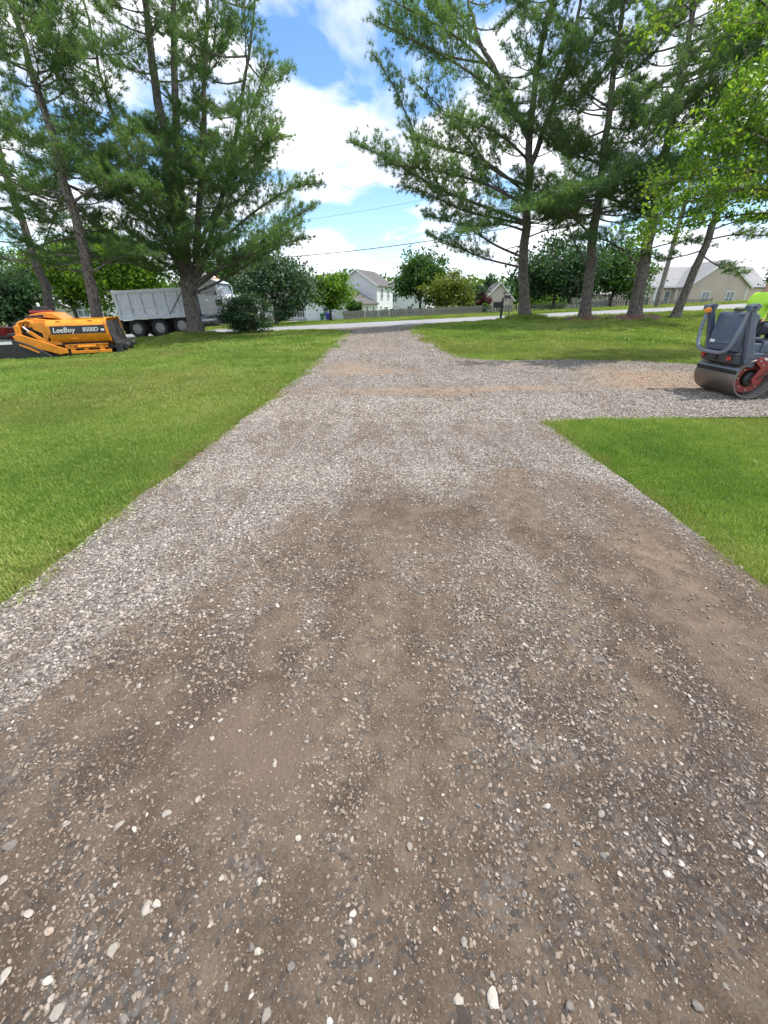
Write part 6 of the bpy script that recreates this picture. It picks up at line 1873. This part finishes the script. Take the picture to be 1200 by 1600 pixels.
def skin_obj(name, joints, edges, mat, parent, root_i=0, sub=2):
    me = bpy.data.meshes.new(name)
    me.from_pydata([j[:3] for j in joints], edges, [])
    o = link(name, me, mat, parent)
    m = o.modifiers.new('skin', 'SKIN')
    if not me.skin_vertices: me.skin_vertices.new() if hasattr(me.skin_vertices, 'new') else None
    for i, j in enumerate(joints):
        r = j[3] if len(j) == 4 else (j[3], j[4])
        me.skin_vertices[0].data[i].radius = (r, r) if not isinstance(r, tuple) else r
        me.skin_vertices[0].data[i].use_root = (i == root_i)
    m.use_smooth_shade = True
    s = o.modifiers.new('sub', 'SUBSURF'); s.levels = sub; s.render_levels = sub
    return o


def operator():
    """seated on the roller, facing +x, hands on the wheel"""
    x0, y0 = 6.5, 7.86
    root = empty('person', (x0 - 0.13, y0 - 0.04, g(x0, y0) + 0.004), 0, 'person in a neon green shirt and dark trousers driving the roller', 'person')
    J = [(0.14, 0, 1.14, 0.13, 0.12), (0.12, 0, 1.3, 0.12, 0.12), (0.13, 0, 1.48, 0.14, 0.11), (0.14, 0, 1.6, 0.12, 0.09), (0.16, 0, 1.69, 0.055, 0.055), (0.19, 0, 1.8, 0.075, 0.085), (0.2, 0, 1.9, 0.07, 0.08)]
    E_ = [(0, 1), (1, 2), (2, 3), (3, 4), (4, 5), (5, 6)]
    for s in (-1, 1):
        b = len(J)
        J += [(0.14, s * 0.19, 1.585, 0.06), (0.2, s * 0.25, 1.42, 0.046), (0.3, s * 0.26, 1.33, 0.042), (0.52, s * 0.2, 1.38, 0.034), (0.6, s * 0.18, 1.41, 0.026), (0.68, s * 0.17, 1.43, 0.03)]
        E_ += [(3, b), (b, b + 1), (b + 1, b + 2), (b + 2, b + 3), (b + 3, b + 4), (b + 4, b + 5)]
        c = len(J)
        J += [(0.2, s * 0.1, 1.12, 0.095), (0.42, s * 0.14, 1.13, 0.078), (0.6, s * 0.16, 1.1, 0.06), (0.64, s * 0.16, 0.9, 0.05), (0.64, s * 0.16, 0.74, 0.04), (0.74, s * 0.16, 0.7, 0.04), (0.84, s * 0.16, 0.695, 0.03)]
        E_ += [(0, c), (c, c + 1), (c + 1, c + 2), (c + 2, c + 3), (c + 3, c + 4), (c + 4, c + 5), (c + 5, c + 6)]
    body = skin_obj('body', J, E_, M['skin'], root)
    # clothing follows the same joints, a little fuller
    k = 1.14
    shirt = [(0.14, 0, 1.12, 0.15, 0.14), (0.12, 0, 1.3, 0.14, 0.135), (0.13, 0, 1.48, 0.18, 0.14), (0.14, 0, 1.605, 0.15, 0.12), (0.155, 0, 1.675, 0.075, 0.075)]
    SE = [(0, 1), (1, 2), (2, 3), (3, 4)]
    for s in (-1, 1):
        b = len(shirt)
        shirt += [(0.14, s * 0.2, 1.6, 0.1), (0.18, s * 0.245, 1.49, 0.09), (0.215, s * 0.258, 1.395, 0.082)]
        SE += [(3, b), (b, b + 1), (b + 1, b + 2)]
    skin_obj('shirt', shirt, SE, M['shirt'], root)
    tr = [(0.14, 0, 1.15, 0.15, 0.135)]; TE = []
    for s in (-1, 1):
        b = len(tr)
        tr += [(0.2, s * 0.1, 1.12, 0.11), (0.42, s * 0.14, 1.13, 0.094), (0.61, s * 0.16, 1.1, 0.078), (0.65, s * 0.16, 0.92, 0.07), (0.645, s * 0.16, 0.76, 0.066)]
        TE += [(0, b), (b, b + 1), (b + 1, b + 2), (b + 2, b + 3), (b + 3, b + 4)]
    skin_obj('trousers', tr, TE, M['trousers'], root)
    # face, ears, hair cap
    MB().lathe([(0.0, 0.03), (0.012, 0.01), (0.016, -0.02), (0.0, -0.03)], 'z', 10, (0.285, 0, 1.83)).build('nose', M['skin'], body, True)
    for s in (-1, 1):
        MB().lathe([(0.0, -0.008), (0.022, -0.004), (0.026, 0.0), (0.015, 0.006), (0, 0.006)], 'y', 12, (0.195, s * 0.082, 1.84)).build('ear', M['skin'], body, True)
        MB().lathe([(0.0, -0.008), (0.012, 0), (0.0, 0.008)], 'x', 10, (0.268, s * 0.03, 1.86)).build('eye', M['black'], body, True)
    MB().box((0.272, 0, 1.775), (0.012, 0.045, 0.008)).build('mouth', M['red_frame'], body)
    cap = []
    for i in range(7):
        t = i / 6 * math.pi * 0.5
        cap.append((0.098 * math.cos(t), 1.88 + 0.105 * math.sin(t)))
    cap[-1] = (0.0, cap[-1][1])
    MB().lathe([(r, z) for r, z in cap], 'z', 24, (0.185, 0, 0)).build('hair', M['hair'], root, True)
    # hands closing on the wheel: palm and five fingers, one mesh each
    for s in (-1, 1):
        h = [(0.6, s * 0.18, 1.41, 0.026), (0.66, s * 0.175, 1.425, 0.034, 0.02), (0.7, s * 0.17, 1.43, 0.034, 0.016)]
        he = [(0, 1), (1, 2)]
        for f in range(4):
            b = len(h); y = s * (0.17 + (f - 1.5) * 0.019); L = (0.9, 1.0, 0.95, 0.75)[f]
            h += [(0.72, y, 1.435, 0.009), (0.72 + 0.035 * L, y, 1.425, 0.0085), (0.72 + 0.04 * L, y, 1.4, 0.008), (0.72 + 0.015 * L, y, 1.385, 0.007)]
            he += [(2, b), (b, b + 1), (b + 1, b + 2), (b + 2, b + 3)]
        b = len(h)
        h += [(0.66, s * 0.14, 1.415, 0.011), (0.69, s * 0.125, 1.4, 0.009), (0.71, s * 0.13, 1.388, 0.008)]
        he += [(1, b), (b, b + 1), (b + 1, b + 2)]
        skin_obj('hand', h, he, M['skin'], body, 0, 1)


operator()

# a few yellow leaves lying in the grass
for (px, py, lab) in ((1177, 728, 'yellow fallen leaf lying on the right lawn nearest the frame edge'), (1100, 707, 'small yellow fallen leaf lying further up the right lawn')):
    p = on_ground(px, py)
    o = MB().add([(-0.05, 0, 0.0), (-0.02, 0.022, 0.006), (0.03, 0.02, 0.004), (0.06, 0, 0.012), (0.03, -0.02, 0.004), (-0.02, -0.022, 0.006)], [(0, 1, 2, 3, 4, 5)]).build('fallen_leaf', M['leaf_yellow'], None)
    o.location = (p.x, p.y, p.z + 0.05); o.rotation_euler = (0.2, -0.2, rnd.uniform(0, 3)); o.scale = (0.7, 0.7, 0.7)
    tag(o, lab, 'leaf', 'fallen leaves')
